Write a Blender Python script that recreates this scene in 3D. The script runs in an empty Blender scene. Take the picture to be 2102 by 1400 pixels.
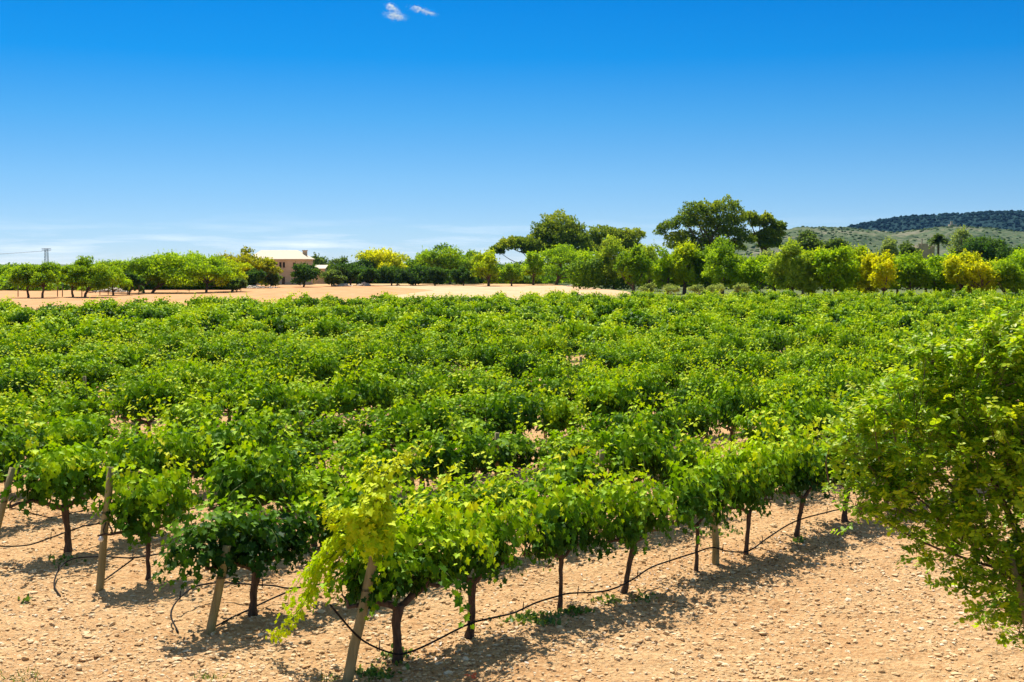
import bpy, math, random
import numpy as np
from mathutils import Vector

SC = bpy.context.scene
COL = SC.collection
rng = np.random.default_rng(7)
random.seed(7)

# ------------------------------------------------------------------ camera
F, CX, CY, H = 2522.0, 1051.0, 700.0, 4.2        # focal length in photo pixels, centre, eye height
PITCH = math.atan(160.0 / F)
cam = bpy.data.cameras.new('camera')
cam.sensor_width = 36.0
cam.lens = 36.0 * F / 2102.0
cam.clip_start = 0.1
cam.clip_end = 12000
camo = bpy.data.objects.new('camera', cam)
COL.objects.link(camo)
camo.location = (0, 0, H)
camo.rotation_euler = (math.pi / 2 - PITCH, 0, 0)
SC.camera = camo

# ------------------------------------------------------------------ light, sky, exposure
SUN_EL, SUN_AZ = math.radians(58), math.radians(-17)   # azimuth from +Y towards +X
SC.view_settings.view_transform = 'Standard'
SC.view_settings.look = 'None'
SC.view_settings.exposure = 0.76
SC.view_settings.gamma = 1.0
SC.cycles.max_bounces = 10
SC.cycles.diffuse_bounces = 4
SC.cycles.transmission_bounces = 4
SC.cycles.volume_bounces = 0
SC.cycles.use_denoising = True

sd = bpy.data.lights.new('sun', 'SUN')
sd.energy = 4.6
sd.angle = math.radians(0.5)
sd.color = (1.0, 0.95, 0.86)
so = bpy.data.objects.new('sun', sd)
COL.objects.link(so)
to_sun = Vector((math.sin(SUN_AZ) * math.cos(SUN_EL), math.cos(SUN_AZ) * math.cos(SUN_EL), math.sin(SUN_EL)))
so.rotation_euler = to_sun.to_track_quat('Z', 'Y').to_euler()
so.location = (0, 0, 60)

world = bpy.data.worlds.new('World')
SC.world = world
world.use_nodes = True
nt = world.node_tree
nt.nodes.clear()


def nd(tree, t, **kw):
    n = tree.nodes.new(t)
    for k, v in kw.items():
        setattr(n, k, v)
    return n


tc = nd(nt, 'ShaderNodeTexCoord')
sep = nd(nt, 'ShaderNodeSeparateXYZ')
nt.links.new(tc.outputs['Generated'], sep.inputs[0])
mz = nd(nt, 'ShaderNodeMath', operation='MULTIPLY_ADD')
mz.inputs[1].default_value = 2.6
mz.inputs[2].default_value = 0.05
nt.links.new(sep.outputs[2], mz.inputs[0])
cmb = nd(nt, 'ShaderNodeCombineXYZ')
nt.links.new(sep.outputs[0], cmb.inputs[0])
nt.links.new(sep.outputs[1], cmb.inputs[1])
nt.links.new(mz.outputs[0], cmb.inputs[2])
nrm = nd(nt, 'ShaderNodeVectorMath', operation='NORMALIZE')
nt.links.new(cmb.outputs[0], nrm.inputs[0])
sky = nd(nt, 'ShaderNodeTexSky')
sky.sky_type = 'NISHITA'
sky.sun_disc = False
sky.sun_elevation = SUN_EL
sky.sun_rotation = SUN_AZ
sky.air_density = 1.0
sky.dust_density = 0.3
sky.ozone_density = 2.0
nt.links.new(nrm.outputs[0], sky.inputs['Vector'])
hs = nd(nt, 'ShaderNodeHueSaturation')
hs.inputs['Saturation'].default_value = 1.0
hs.inputs['Value'].default_value = 1.0
# deep blue above the horizon; the unseen neutral top is added fill light
tr = nd(nt, 'ShaderNodeValToRGB')
el = tr.color_ramp.elements
for _ in range(5):
    el.new(0.5)
for e_, (p_, c_) in zip(el, ((0.0, (.49, .50, .57)), (0.11, (.49, .56, .58)), (0.27, (.36, .575, .64)), (0.46, (.17, .535, .69)), (0.65, (.02, .45, .725)), (0.88, (.0, .37, .71)), (1.0, (.95, .95, .85)))):
    e_.position = p_
    e_.color = (*c_, 1)
zr_ = nd(nt, 'ShaderNodeMath', operation='MULTIPLY')
zr_.inputs[1].default_value = 4.0
nt.links.new(sep.outputs[2], zr_.inputs[0])
nt.links.new(zr_.outputs[0], tr.inputs[0])
tm_ = nd(nt, 'ShaderNodeMix', data_type='RGBA', blend_type='MULTIPLY')
tm_.inputs[0].default_value = 1
nt.links.new(sky.outputs[0], tm_.inputs[6])
nt.links.new(tr.outputs[0], tm_.inputs[7])
nt.links.new(tm_.outputs[2], hs.inputs['Color'])
# faint streaks of high cloud low over the horizon
mp = nd(nt, 'ShaderNodeMapping')
mp.inputs['Scale'].default_value = (5, 5, 60)
nt.links.new(tc.outputs['Generated'], mp.inputs[0])
nz = nd(nt, 'ShaderNodeTexNoise')
nz.inputs['Scale'].default_value = 1.6
nz.inputs['Detail'].default_value = 5
nz.inputs['Roughness'].default_value = 0.6
nt.links.new(mp.outputs[0], nz.inputs[0])
r1 = nd(nt, 'ShaderNodeMapRange')
r1.inputs[1].default_value, r1.inputs[2].default_value = 0.48, 0.75
nt.links.new(nz.outputs[0], r1.inputs[0])
r2 = nd(nt, 'ShaderNodeMapRange', interpolation_type='SMOOTHSTEP')
r2.inputs[1].default_value, r2.inputs[2].default_value = 0.045, 0.005
r2.inputs[3].default_value, r2.inputs[4].default_value = 0.0, 0.75
nt.links.new(sep.outputs[2], r2.inputs[0])
mm = nd(nt, 'ShaderNodeMath', operation='MULTIPLY')
nt.links.new(r1.outputs[0], mm.inputs[0])
nt.links.new(r2.outputs[0], mm.inputs[1])
mix = nd(nt, 'ShaderNodeMix', data_type='RGBA')
nt.links.new(mm.outputs[0], mix.inputs[0])
nt.links.new(hs.outputs[0], mix.inputs[6])
mix.inputs[7].default_value = (6.0, 6.3, 6.6, 1)
bg = nd(nt, 'ShaderNodeBackground')
bg.inputs['Strength'].default_value = 0.115
nt.links.new(mix.outputs[2], bg.inputs['Color'])
wo = nd(nt, 'ShaderNodeOutputWorld')
nt.links.new(bg.outputs[0], wo.inputs[0])


# ------------------------------------------------------------------ helpers
def ray(px, py):
    a, b = (px - CX) / F, (CY - py) / F
    return np.array([a, math.cos(PITCH) + b * math.sin(PITCH), -math.sin(PITCH) + b * math.cos(PITCH)])


def Zp(px, py, z=0.0):
    d = ray(px, py)
    t = (z - H) / d[2]
    return np.array([d[0] * t, d[1] * t, z])


def Dp(px, py, d):
    r = ray(px, py)
    return np.array([0, 0, H]) + r * (d / r[1])


def unit(v):
    return v / np.maximum(np.linalg.norm(v, axis=-1, keepdims=True), 1e-9)


def hash2(ix, iy, s):
    h = np.sin(ix * 127.1 + iy * 311.7 + s * 74.7) * 43758.5453
    return h - np.floor(h)


def vnoise(x, y, s=0):
    ix, iy = np.floor(x), np.floor(y)
    fx, fy = x - ix, y - iy
    fx, fy = fx * fx * (3 - 2 * fx), fy * fy * (3 - 2 * fy)
    a = hash2(ix, iy, s) * (1 - fx) + hash2(ix + 1, iy, s) * fx
    b = hash2(ix, iy + 1, s) * (1 - fx) + hash2(ix + 1, iy + 1, s) * fx
    return a * (1 - fy) + b * fy


class Geo:
    def __init__(self):
        self.V, self.L, self.T, self.M, self.A, self.n = [], [], [], [], [], 0

    def add(self, V, loops, totals, mat=0, tone=0.0):
        V = np.asarray(V, float).reshape(-1, 3)
        loops = np.asarray(loops, np.int64).ravel()
        totals = np.asarray(totals, np.int64).ravel()
        self.V.append(V)
        self.L.append(loops + self.n)
        self.T.append(totals)
        self.M.append(np.full(len(totals), mat, np.int32))
        self.A.append(np.broadcast_to(np.asarray(tone, float), (len(V),)))
        self.n += len(V)

    def mesh(self, name, mats, smooth=True):
        me = bpy.data.meshes.new(name)
        V, L, T = np.concatenate(self.V), np.concatenate(self.L), np.concatenate(self.T)
        me.vertices.add(len(V))
        me.vertices.foreach_set('co', V.astype(np.float32).ravel())
        me.loops.add(len(L))
        me.loops.foreach_set('vertex_index', L.astype(np.int32))
        me.polygons.add(len(T))
        st = np.concatenate([[0], np.cumsum(T)[:-1]]).astype(np.int32)
        me.polygons.foreach_set('loop_start', st)
        me.polygons.foreach_set('material_index', np.concatenate(self.M))
        at = me.attributes.new('tone', 'FLOAT', 'POINT')
        at.data.foreach_set('value', np.concatenate(self.A).astype(np.float32))
        for m in mats:
            me.materials.append(m)
        me.update(calc_edges=True)
        me.polygons.foreach_set('use_smooth', np.full(len(T), smooth))
        return me

    # -- shapes
    def tube(self, pts, rad, n=7, mat=0, tone=0.0, jit=0.0, cap=True):
        pts = np.asarray(pts, float)
        rad = np.broadcast_to(np.asarray(rad, float), (len(pts),))
        tan = unit(np.gradient(pts, axis=0))
        ref = np.array([0.0, 0, 1]) if abs(tan[0][2]) < 0.9 else np.array([1.0, 0, 0])
        V = []
        u = unit(np.cross(ref, tan[0]))
        ang = np.linspace(0, 2 * math.pi, n, endpoint=False)
        for p, t, r in zip(pts, tan, rad):
            u = unit(u - t * np.dot(u, t))
            w = np.cross(t, u)
            rr = r * (1 + jit * rng.uniform(-1, 1, n))
            V.append(p + (np.cos(ang) * rr)[:, None] * u + (np.sin(ang) * rr)[:, None] * w)
        V = np.concatenate(V)
        i = np.arange(len(pts) - 1)[:, None] * n
        j = np.arange(n)[None]
        k = (j + 1) % n
        q = np.stack([i + j, i + k, i + n + k, i + n + j], -1).reshape(-1, 4)
        L = list(q.ravel())
        T = [4] * len(q)
        if cap:
            L += list(range(n - 1, -1, -1)) + list(range(len(V) - n, len(V)))
            T += [n, n]
        self.add(V, L, T, mat, tone)

    def box(self, lo, hi, mat=0, R=None, o=(0, 0, 0)):
        x0, y0, z0 = lo
        x1, y1, z1 = hi
        V = np.array([[x0, y0, z0], [x1, y0, z0], [x1, y1, z0], [x0, y1, z0], [x0, y0, z1], [x1, y0, z1], [x1, y1, z1], [x0, y1, z1]], float)
        q = [0, 3, 2, 1, 4, 5, 6, 7, 0, 1, 5, 4, 1, 2, 6, 5, 2, 3, 7, 6, 3, 0, 4, 7]
        self.add(V, q, [4] * 6, mat)

    def leaves(self, P, N, A, S, tone, tm, mat=0):
        tv, tl, tt = tm
        N = unit(N)
        A = unit(A - N * np.sum(A * N, 1, keepdims=True))
        B = np.cross(A, N)
        S = np.asarray(S, float)[:, None, None]
        V = P[:, None] + S * (tv[None, :, 0:1] * B[:, None] + tv[None, :, 1:2] * A[:, None] + tv[None, :, 2:3] * N[:, None])
        off = np.arange(len(P))[:, None] * len(tv)
        self.add(V.reshape(-1, 3), (off + tl[None]).ravel(), np.tile(tt, len(P)), mat, np.repeat(tone, len(tv)))


def tmpl(pts, faces):
    return (np.array(pts, float), np.concatenate([np.array(f) for f in faces]), np.array([len(f) for f in faces]))


# five-lobed grape leaf, folded on its midrib
_hp = [(.20, -.14), (.47, .02), (.34, .24), (.58, .52), (.27, .58)]
_v = [(0, .06, 0), (0, 1.0, -.14)] + [(x, y, .28 * x - .12 * y * y) for x, y in _hp] + [(-x, y, .28 * x - .12 * y * y) for x, y in _hp]
GRAPE = tmpl(_v, [[0, 2, 3, 4, 5, 6, 1], [0, 1, 11, 10, 9, 8, 7]])
KITE = tmpl([(0, 0, 0), (.48, .45, .12), (0, 1, -.1), (-.48, .45, .12)], [[0, 1, 2, 3]])
OVAL = tmpl([(0, 0, 0), (.26, .28, .05), (.27, .68, .04), (0, 1, -.06), (-.27, .68, .04), (-.26, .28, .05)], [[0, 1, 2, 3], [0, 3, 4, 5]])
BLADE = tmpl([(-.10, 0, 0), (.10, 0, 0), (.03, 1, .0), (-.03, 1, .0)], [[0, 1, 2, 3]])


def link(name, data, parent=None, loc=None, rz=None):
    o = bpy.data.objects.new(name, data)
    COL.objects.link(o)
    if parent is not None:
        o.parent = parent
    if loc is not None:
        o.location = tuple(float(c) for c in loc)
    if rz is not None:
        o.rotation_euler = (0, 0, rz)
    return o


def thing(name, label, cat, loc=(0, 0, 0), rz=0, group=None):
    o = link(name, None, None, loc, rz)
    o.empty_display_size = 0.2
    o['label'], o['category'] = label, cat
    if group:
        o['group'] = group
    return o


def tag(o, label=None, cat=None, group=None, kind=None):
    for k, v in (('label', label), ('category', cat), ('group', group), ('kind', kind)):
        if v:
            o[k] = v
    return o


# ------------------------------------------------------------------ materials
def base_mat(name):
    m = bpy.data.materials.new(name)
    m.use_nodes = True
    t = m.node_tree
    t.nodes.clear()
    return m, t, nd(t, 'ShaderNodeOutputMaterial')


def ramp(t, fac, stops):
    r = nd(t, 'ShaderNodeValToRGB')
    e = r.color_ramp.elements
    while len(e) < len(stops):
        e.new(0.5)
    for el, (p, c) in zip(e, stops):
        el.position = p
        el.color = (*c, 1)
    t.links.new(fac, r.inputs[0])
    return r.outputs[0]


def leaf_mat(name, cols, transl=0.4, rough=0.45, spec=0.4, vary=0.12, tr_tint=(1.25, 1.15, 0.5)):
    """cols: colour of old .. young leaf (vines: also painted shade .. light); the per-leaf attribute picks between them."""
    m, t, out = base_mat(name)
    at = nd(t, 'ShaderNodeAttribute', attribute_name='tone')
    oi = nd(t, 'ShaderNodeObjectInfo')
    ad = nd(t, 'ShaderNodeMath', operation='MULTIPLY_ADD')
    ad.inputs[1].default_value = vary
    t.links.new(oi.outputs['Random'], ad.inputs[0])
    t.links.new(at.outputs['Fac'], ad.inputs[2])
    n = len(cols)
    c = ramp(t, ad.outputs[0], [(i / (n - 1), k) for i, k in enumerate(cols)])
    pb = nd(t, 'ShaderNodeBsdfPrincipled')
    t.links.new(c, pb.inputs['Base Color'])
    pb.inputs['Roughness'].default_value = rough
    pb.inputs['Specular IOR Level'].default_value = spec
    tb = nd(t, 'ShaderNodeBsdfTranslucent')
    mu = nd(t, 'ShaderNodeMix', data_type='RGBA', blend_type='MULTIPLY')
    mu.inputs[0].default_value = 1
    t.links.new(c, mu.inputs[6])
    mu.inputs[7].default_value = (*tr_tint, 1)
    t.links.new(mu.outputs[2], tb.inputs['Color'])
    mx = nd(t, 'ShaderNodeMixShader')
    mx.inputs[0].default_value = transl
    t.links.new(pb.outputs[0], mx.inputs[1])
    t.links.new(tb.outputs[0], mx.inputs[2])
    t.links.new(mx.outputs[0], out.inputs[0])
    return m


def rough_mat(name, c0, c1, scale=8, rough=0.85, bump=0.4, stretch=(1, 1, 1), spec=0.2, dist=0.02):
    m, t, out = base_mat(name)
    tcn = nd(t, 'ShaderNodeTexCoord')
    mpn = nd(t, 'ShaderNodeMapping')
    mpn.inputs['Scale'].default_value = stretch
    t.links.new(tcn.outputs['Object'], mpn.inputs[0])
    n1 = nd(t, 'ShaderNodeTexNoise')
    n1.inputs['Scale'].default_value = scale
    n1.inputs['Detail'].default_value = 6
    n1.inputs['Roughness'].default_value = 0.65
    t.links.new(mpn.outputs[0], n1.inputs[0])
    c = ramp(t, n1.outputs[0], [(0.3, c0), (0.7, c1)])
    pb = nd(t, 'ShaderNodeBsdfPrincipled')
    t.links.new(c, pb.inputs['Base Color'])
    pb.inputs['Roughness'].default_value = rough
    pb.inputs['Specular IOR Level'].default_value = spec
    if bump:
        b = nd(t, 'ShaderNodeBump')
        b.inputs['Strength'].default_value = bump
        b.inputs['Distance'].default_value = dist
        t.links.new(n1.outputs[0], b.inputs['Height'])
        t.links.new(b.outputs[0], pb.inputs['Normal'])
    t.links.new(pb.outputs[0], out.inputs[0])
    return m


def soil_mat():
    m, t, out = base_mat('soil')
    g = nd(t, 'ShaderNodeNewGeometry')
    def noise(scale, detail=5, r=0.6):
        n = nd(t, 'ShaderNodeTexNoise')
        n.inputs['Scale'].default_value = scale
        n.inputs['Detail'].default_value = detail
        n.inputs['Roughness'].default_value = r
        t.links.new(g.outputs['Position'], n.inputs[0])
        return n.outputs[0]
    big, mid, fine = noise(0.45, 4), noise(3.2, 6, 0.7), noise(22, 5, 0.7)
    c1 = ramp(t, mid, [(0.30, (0.38, 0.180, 0.066)), (0.50, (0.60, 0.34, 0.145)), (0.68, (0.74, 0.505, 0.26))])
    c2 = ramp(t, big, [(0.38, (0.48, 0.215, 0.078)), (0.62, (0.71, 0.465, 0.235))])
    c3 = ramp(t, fine, [(0.38, (0.40, 0.20, 0.078)), (0.55, (0.67, 0.435, 0.21)), (0.68, (0.80, 0.64, 0.40))])
    a = nd(t, 'ShaderNodeMix', data_type='RGBA')
    a.inputs[0].default_value = 0.35
    t.links.new(c1, a.inputs[6]); t.links.new(c2, a.inputs[7])
    b = nd(t, 'ShaderNodeMix', data_type='RGBA')
    b.inputs[0].default_value = 0.45
    t.links.new(a.outputs[2], b.inputs[6]); t.links.new(c3, b.inputs[7])
    pb = nd(t, 'ShaderNodeBsdfPrincipled')
    t.links.new(b.outputs[2], pb.inputs['Base Color'])
    pb.inputs['Roughness'].default_value = 0.95
    pb.inputs['Specular IOR Level'].default_value = 0.1
    vr = nd(t, 'ShaderNodeTexVoronoi')
    vr.inputs['Scale'].default_value = 14
    t.links.new(g.outputs['Position'], vr.inputs['Vector'])
    sm = nd(t, 'ShaderNodeMath', operation='MULTIPLY_ADD')
    sm.inputs[1].default_value = -0.5
    t.links.new(vr.outputs['Distance'], sm.inputs[0]); t.links.new(fine, sm.inputs[2])
    bp = nd(t, 'ShaderNodeBump')
    bp.inputs['Strength'].default_value = 0.9
    bp.inputs['Distance'].default_value = 0.06
    t.links.new(sm.outputs[0], bp.inputs['Height'])
    t.links.new(bp.outputs[0], pb.inputs['Normal'])
    t.links.new(pb.outputs[0], out.inputs[0])
    return m


def clod_mat():
    m, t, out = base_mat('clod')
    at = nd(t, 'ShaderNodeAttribute', attribute_name='tone')
    c = ramp(t, at.outputs['Fac'], [(0, (0.48, 0.27, 0.115)), (0.45, (0.58, 0.38, 0.19)), (0.75, (0.68, 0.50, 0.29)), (1, (0.76, 0.63, 0.44))])
    pb = nd(t, 'ShaderNodeBsdfPrincipled')
    t.links.new(c, pb.inputs['Base Color'])
    pb.inputs['Roughness'].default_value = 0.95
    pb.inputs['Specular IOR Level'].default_value = 0.1
    t.links.new(pb.outputs[0], out.inputs[0])
    return m


M_soil, M_clod = soil_mat(), clod_mat()
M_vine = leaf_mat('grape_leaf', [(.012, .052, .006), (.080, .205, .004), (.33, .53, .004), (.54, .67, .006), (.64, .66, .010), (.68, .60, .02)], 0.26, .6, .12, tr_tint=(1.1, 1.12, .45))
M_cane = rough_mat('green_cane', (.10, .16, .02), (.20, .22, .04), 20, 0.6, 0)
M_bark = rough_mat('vine_bark', (.035, .022, .015), (.15, .10, .07), 22, 0.9, 0.9, (1, 1, .25), dist=.015)
M_post = rough_mat('weathered_wood', (.19, .15, .06), (.37, .30, .14), 10, 0.8, 0.3, (1, 1, .08))
M_hose = rough_mat('black_pipe', (.010, .009, .009), (.025, .022, .02), 30, 0.8, 0, spec=.1)
M_white = rough_mat('white_plastic', (.7, .7, .68), (.8, .8, .78), 30, 0.5, 0)
M_tbark = rough_mat('tree_bark', (.09, .055, .035), (.24, .16, .10), 3, 0.9, 0.4, (1, 1, .3))

# ------------------------------------------------------------------ ground
def ground_h(x, y):
    near = np.clip(1 - (np.hypot(x, y) - 22) / 30, 0, 1)
    h = (vnoise(x * 1.1, y * 1.1, 1) - .5) * .05 + (vnoise(x * 3.7, y * 3.7, 2) - .5) * .035
    h = h + (vnoise(x * 9, y * 9, 3) - .5) * .026 + (vnoise(x * 19, y * 19, 4) - .5) * .016
    return 1.35 * h * near


gx = np.unique(np.concatenate([-np.geomspace(9, 4000, 60), np.arange(-9, 9.01, .055), np.geomspace(9, 4000, 60)]))
gy = np.unique(np.concatenate([np.linspace(-60, 8, 30), np.arange(8, 25, .055), np.geomspace(25, 4000, 110)]))
XX, YY = np.meshgrid(gx, gy)
g = Geo()
nx, ny = len(gx), len(gy)
i, j = np.meshgrid(np.arange(nx - 1), np.arange(ny - 1))
b0 = (j * nx + i).ravel()
q = np.stack([b0, b0 + 1, b0 + nx + 1, b0 + nx], -1)
g.add(np.stack([XX, YY, ground_h(XX, YY)], -1), q, np.full(len(q), 4))
ground = link('ground', g.mesh('ground', [M_soil]))
ground['kind'] = 'structure'


def sheet(name, pts, z, mat, n=1):
    g = Geo()
    pts = [(p[0], p[1], z) for p in pts]
    g.add(pts, list(range(len(pts))), [len(pts)])
    o = link(name, g.mesh(name, [mat]))
    o['kind'] = 'structure'
    return o


M_red = rough_mat('ploughed_earth', (.44, .205, .075), (.56, .31, .135), .35, 0.95, 0.3, (1, .35, 1))
M_sand = rough_mat('pale_sand', (.52, .32, .165), (.62, .41, .23), .25, 0.95, 0.2, (1, .35, 1))
M_grass = rough_mat('dry_meadow', (.06, .10, .02), (.13, .14, .045), .12, 0.95, 0.2)
sheet('ploughed_field', [(-90, 84), (-36, 96), (-20, 116), (-12, 190), (-26, 232), (-140, 235)], .008, M_red)
sheet('sand_field', [(-20, 116), (15, 122), (17, 182), (12, 226), (-30, 236), (-26, 232), (-12, 190)], .012, M_sand)
sheet('meadow', [(-2500, 256), (8, 250), (17, 132), (2500, 125), (3900, 1100), (3900, 3900), (-3900, 3900), (-3900, 700)], .006, M_grass)

# ------------------------------------------------------------------ clods and pebbles lying on the soil
PHI = (1 + 5 ** .5) / 2
_iv = unit(np.array([(-1, PHI, 0), (1, PHI, 0), (-1, -PHI, 0), (1, -PHI, 0), (0, -1, PHI), (0, 1, PHI), (0, -1, -PHI), (0, 1, -PHI), (PHI, 0, -1), (PHI, 0, 1), (-PHI, 0, -1), (-PHI, 0, 1)], float))
_if = np.array([(0, 11, 5), (0, 5, 1), (0, 1, 7), (0, 7, 10), (0, 10, 11), (1, 5, 9), (5, 11, 4), (11, 10, 2), (10, 7, 6), (7, 1, 8), (3, 9, 4), (3, 4, 2), (3, 2, 6), (3, 6, 8), (3, 8, 9), (4, 9, 5), (2, 4, 11), (6, 2, 10), (8, 6, 7), (9, 8, 1)])


def clods(n, xr, yr, s0, s1, seed):
    r = np.random.default_rng(seed)
    y = yr[0] + (yr[1] - yr[0]) * r.random(n) ** 1.25
    x = r.uniform(-1, 1, n) * (y * .52 + 1) + .3
    keep = vnoise(x * .8, y * .8, 8) * .6 + vnoise(x * 2.7, y * 2.7, 9) * .4 + .5 * r.random(n) > .62
    x, y = x[keep], y[keep]
    n = len(x)
    s = s0 + (s1 - s0) * r.random(n) ** 4.5
    z = ground_h(x, y) + s * .15
    sc = r.uniform(.6, 1.3, (n, 1, 3)) * np.array([1, 1, .5])
    V = _iv[None] * (1 + .28 * r.uniform(-1, 1, (n, 12, 1))) * sc
    a = r.uniform(0, 6.28, n)
    ca, sa = np.cos(a)[:, None], np.sin(a)[:, None]
    V = np.stack([V[..., 0] * ca - V[..., 1] * sa, V[..., 0] * sa + V[..., 1] * ca, V[..., 2]], -1) * s[:, None, None]
    V = V + np.stack([x, y, z], -1)[:, None]
    L = (np.arange(n)[:, None, None] * 12 + _if[None]).ravel()
    tone = np.clip(r.normal(.52, .22, n), 0, 1)
    return V.reshape(-1, 3), L, np.full(n * 20, 3), np.repeat(tone, 12)


g = Geo()
V, L, T, A = clods(105000, None, (9.5, 30), .006, .034, 11)
g.add(V, L, T, 0, A)
V, L, T, A = clods(34000, None, (9.5, 30), .016, .048, 12)
g.add(V, L, T, 0, np.clip(A * .8 + .12, 0, 1))
tag(link('soil_clods', g.mesh('soil_clods', [M_clod], smooth=False)), 'loose clods and pebbles scattered over the orange soil', 'pebbles', kind='stuff')

# ------------------------------------------------------------------ grape vines
def shoot(r, p0, d0, length, droop, step=.05):
    n = max(4, int(length / step))
    p, d = np.array(p0, float), unit(np.array(d0, float))
    out = [p.copy()]
    for k in range(n):
        d = unit(d + np.array([0, 0, -1]) * droop * (k / n) + r.normal(0, .10, 3))
        p = p + d * step
        if p[2] < .57:
            break
        out.append(p.copy())
    return np.array(out)


def leafy(gm, r, pts, size=.12, young=0.35, base=.28, tm=GRAPE, stem=True, spread=.055, skip=2, tip_small=.5, top_light=.22):
    n = len(pts)
    if n < 4:
        return
    tan = unit(np.gradient(pts, axis=0))
    idx = np.arange(skip, n)
    P, tg = pts[idx], tan[idx]
    f = idx / (n - 1)
    side = unit(np.cross(tg, r.normal(0, 1, (len(idx), 3))))
    out = unit(np.stack([pts[idx][:, 0] * .3, pts[idx][:, 1], np.zeros(len(idx))], -1) + 1e-3)
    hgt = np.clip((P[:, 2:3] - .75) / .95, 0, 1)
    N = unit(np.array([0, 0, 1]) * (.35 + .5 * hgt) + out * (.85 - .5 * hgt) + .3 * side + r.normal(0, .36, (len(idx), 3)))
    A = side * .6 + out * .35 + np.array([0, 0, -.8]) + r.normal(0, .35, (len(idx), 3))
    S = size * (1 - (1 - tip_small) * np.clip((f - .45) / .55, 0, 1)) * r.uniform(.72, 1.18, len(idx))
    tone = np.clip(base - .07 + top_light * (hgt[:, 0] - .45) + r.normal(0, .055, len(idx)) + r.normal(0, .03) + young * np.clip((f - .5) / .5, 0, 1) ** 1.4, 0, .74)  # height term paints canopy shade below and sunlight on top into leaf colour
    gm.leaves(P + side * spread * r.uniform(.5, 1.3, (len(idx), 1)), N, A, S, tone, tm, 0)
    if stem:
        gm.tube(pts[::3] if n > 6 else pts, np.linspace(.0045, .0018, len(pts[::3] if n > 6 else pts)), 3, 1, .5, cap=False)


def vine_foliage(seed, nsh=35, young=.18, base=.27, tm=GRAPE, size=.112, half=.56, hmul=1.0, stem=True, density=1.0, lean=0.0, top_light=.50):
    r = np.random.default_rng(seed)
    gm = Geo()
    nb = 5
    for bnd in range(nb):                       # spurs: each throws a bundle of shoots of its own height and lean
        tb = -half + 2 * half * (bnd + r.uniform(.25, .75)) / nb
        hb = r.choice([.82, .98, 1.12, 1.26, 1.40]) * hmul * (1.08 - .30 * (tb / half) ** 2)
        sb, lb, ab = r.normal(0, .17), r.normal(0, .22), r.normal(0, .06)
        for k in range(max(3, int(round(nsh / nb + r.normal(0, .8))))):
            t = tb + r.normal(0, .05)
            z0 = .68 + .05 * abs(t) + r.uniform(-.02, .05)
            d0 = (lb + r.normal(0, .17) + lean, sb + r.normal(0, .19), 1.0)
            ln = r.uniform(.8, 1.22) * hb
            leafy(gm, r, shoot(r, (t, r.normal(0, .03), z0), d0, ln, r.uniform(.12, .42) / hb), size, young, base + ab, tm, stem, top_light=top_light)
    # short laterals filling the flanks and the underside
    nl = int(62 * density)
    for k in range(nl):
        t = r.uniform(-half, half)
        side = r.choice([-1, 1])
        p0 = (t, side * r.uniform(.02, .28), r.uniform(.76, 1.40))
        d0 = (r.normal(0, .6), side * .8, r.uniform(-.9, .4))
        leafy(gm, r, shoot(r, p0, d0, r.uniform(.25, .5), .3), size * .95, young * .35, base - .06, tm, False, skip=0, top_light=top_light)
    return gm


def vine_wood(seed, fork=.60, rad=.05, lean=(0, 0)):
    r = np.random.default_rng(seed)
    gt = Geo()
    n = 9
    zs = np.linspace(-.06, fork, n)
    px = np.cumsum(r.normal(0, .010, n)); py = np.cumsum(r.normal(0, .008, n))
    px -= px[-1]; py -= py[-1]
    f = zs / fork
    px, py = px - lean[0] * (1 - f), py - lean[1] * (1 - f)
    rr = rad * (1.0 + .35 * np.exp(-np.clip(zs, 0, 1) / .05) - .22 * np.sin(np.clip(f, 0, 1) * math.pi) + .12 * f)
    gt.tube(np.stack([px, py, zs], -1), rr, 9, 0, 0, .14)
    arms = []
    for s in (-1, 1):
        ga = Geo()
        L = r.uniform(.6, .72)
        tt = np.linspace(0, 1, 8)
        x = s * L * tt
        z = fork - .03 + .13 * np.sin(np.minimum(tt * 1.5, 1) * math.pi / 2) + r.normal(0, .012, 8)
        y = np.cumsum(r.normal(0, .012, 8))
        ga.tube(np.stack([x, y, z], -1), rad * np.linspace(.72, .36, 8), 7, 0, 0, .18)
        for q in range(3):
            k = r.integers(2, 8)
            p = np.array([x[k], y[k], z[k]])
            ga.tube([p, p + [r.normal(0, .02), r.normal(0, .03), .05], p + [r.normal(0, .05), r.normal(0, .05), .13]], [.016, .013, .008], 5)
        arms.append(ga)
    return gt, arms


# rows: u runs along a row, v from row to row
E0, E2 = Zp(712, 1400), Zp(203, 1213)
u = unit((Zp(1648, 1100) - Zp(818, 1360))[None])[0]
v = unit((E2 - E0)[None])[0]
PITCH_ROW = float(np.linalg.norm(E2 - E0) / 2)
RZ = math.atan2(u[1], u[0])
STEP = 1.38

row0 = [Zp(*p) for p in ((818, 1360), (970, 1310), (1150, 1255), (1300, 1215), (1430, 1172), (1537, 1137), (1648, 1100))]


def boundary(x):      # far edge of the vineyard
    return np.interp(x, [-60, -33, -6, 11, 47, 80], [64, 84, 106, 113, 117, 118])


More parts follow.
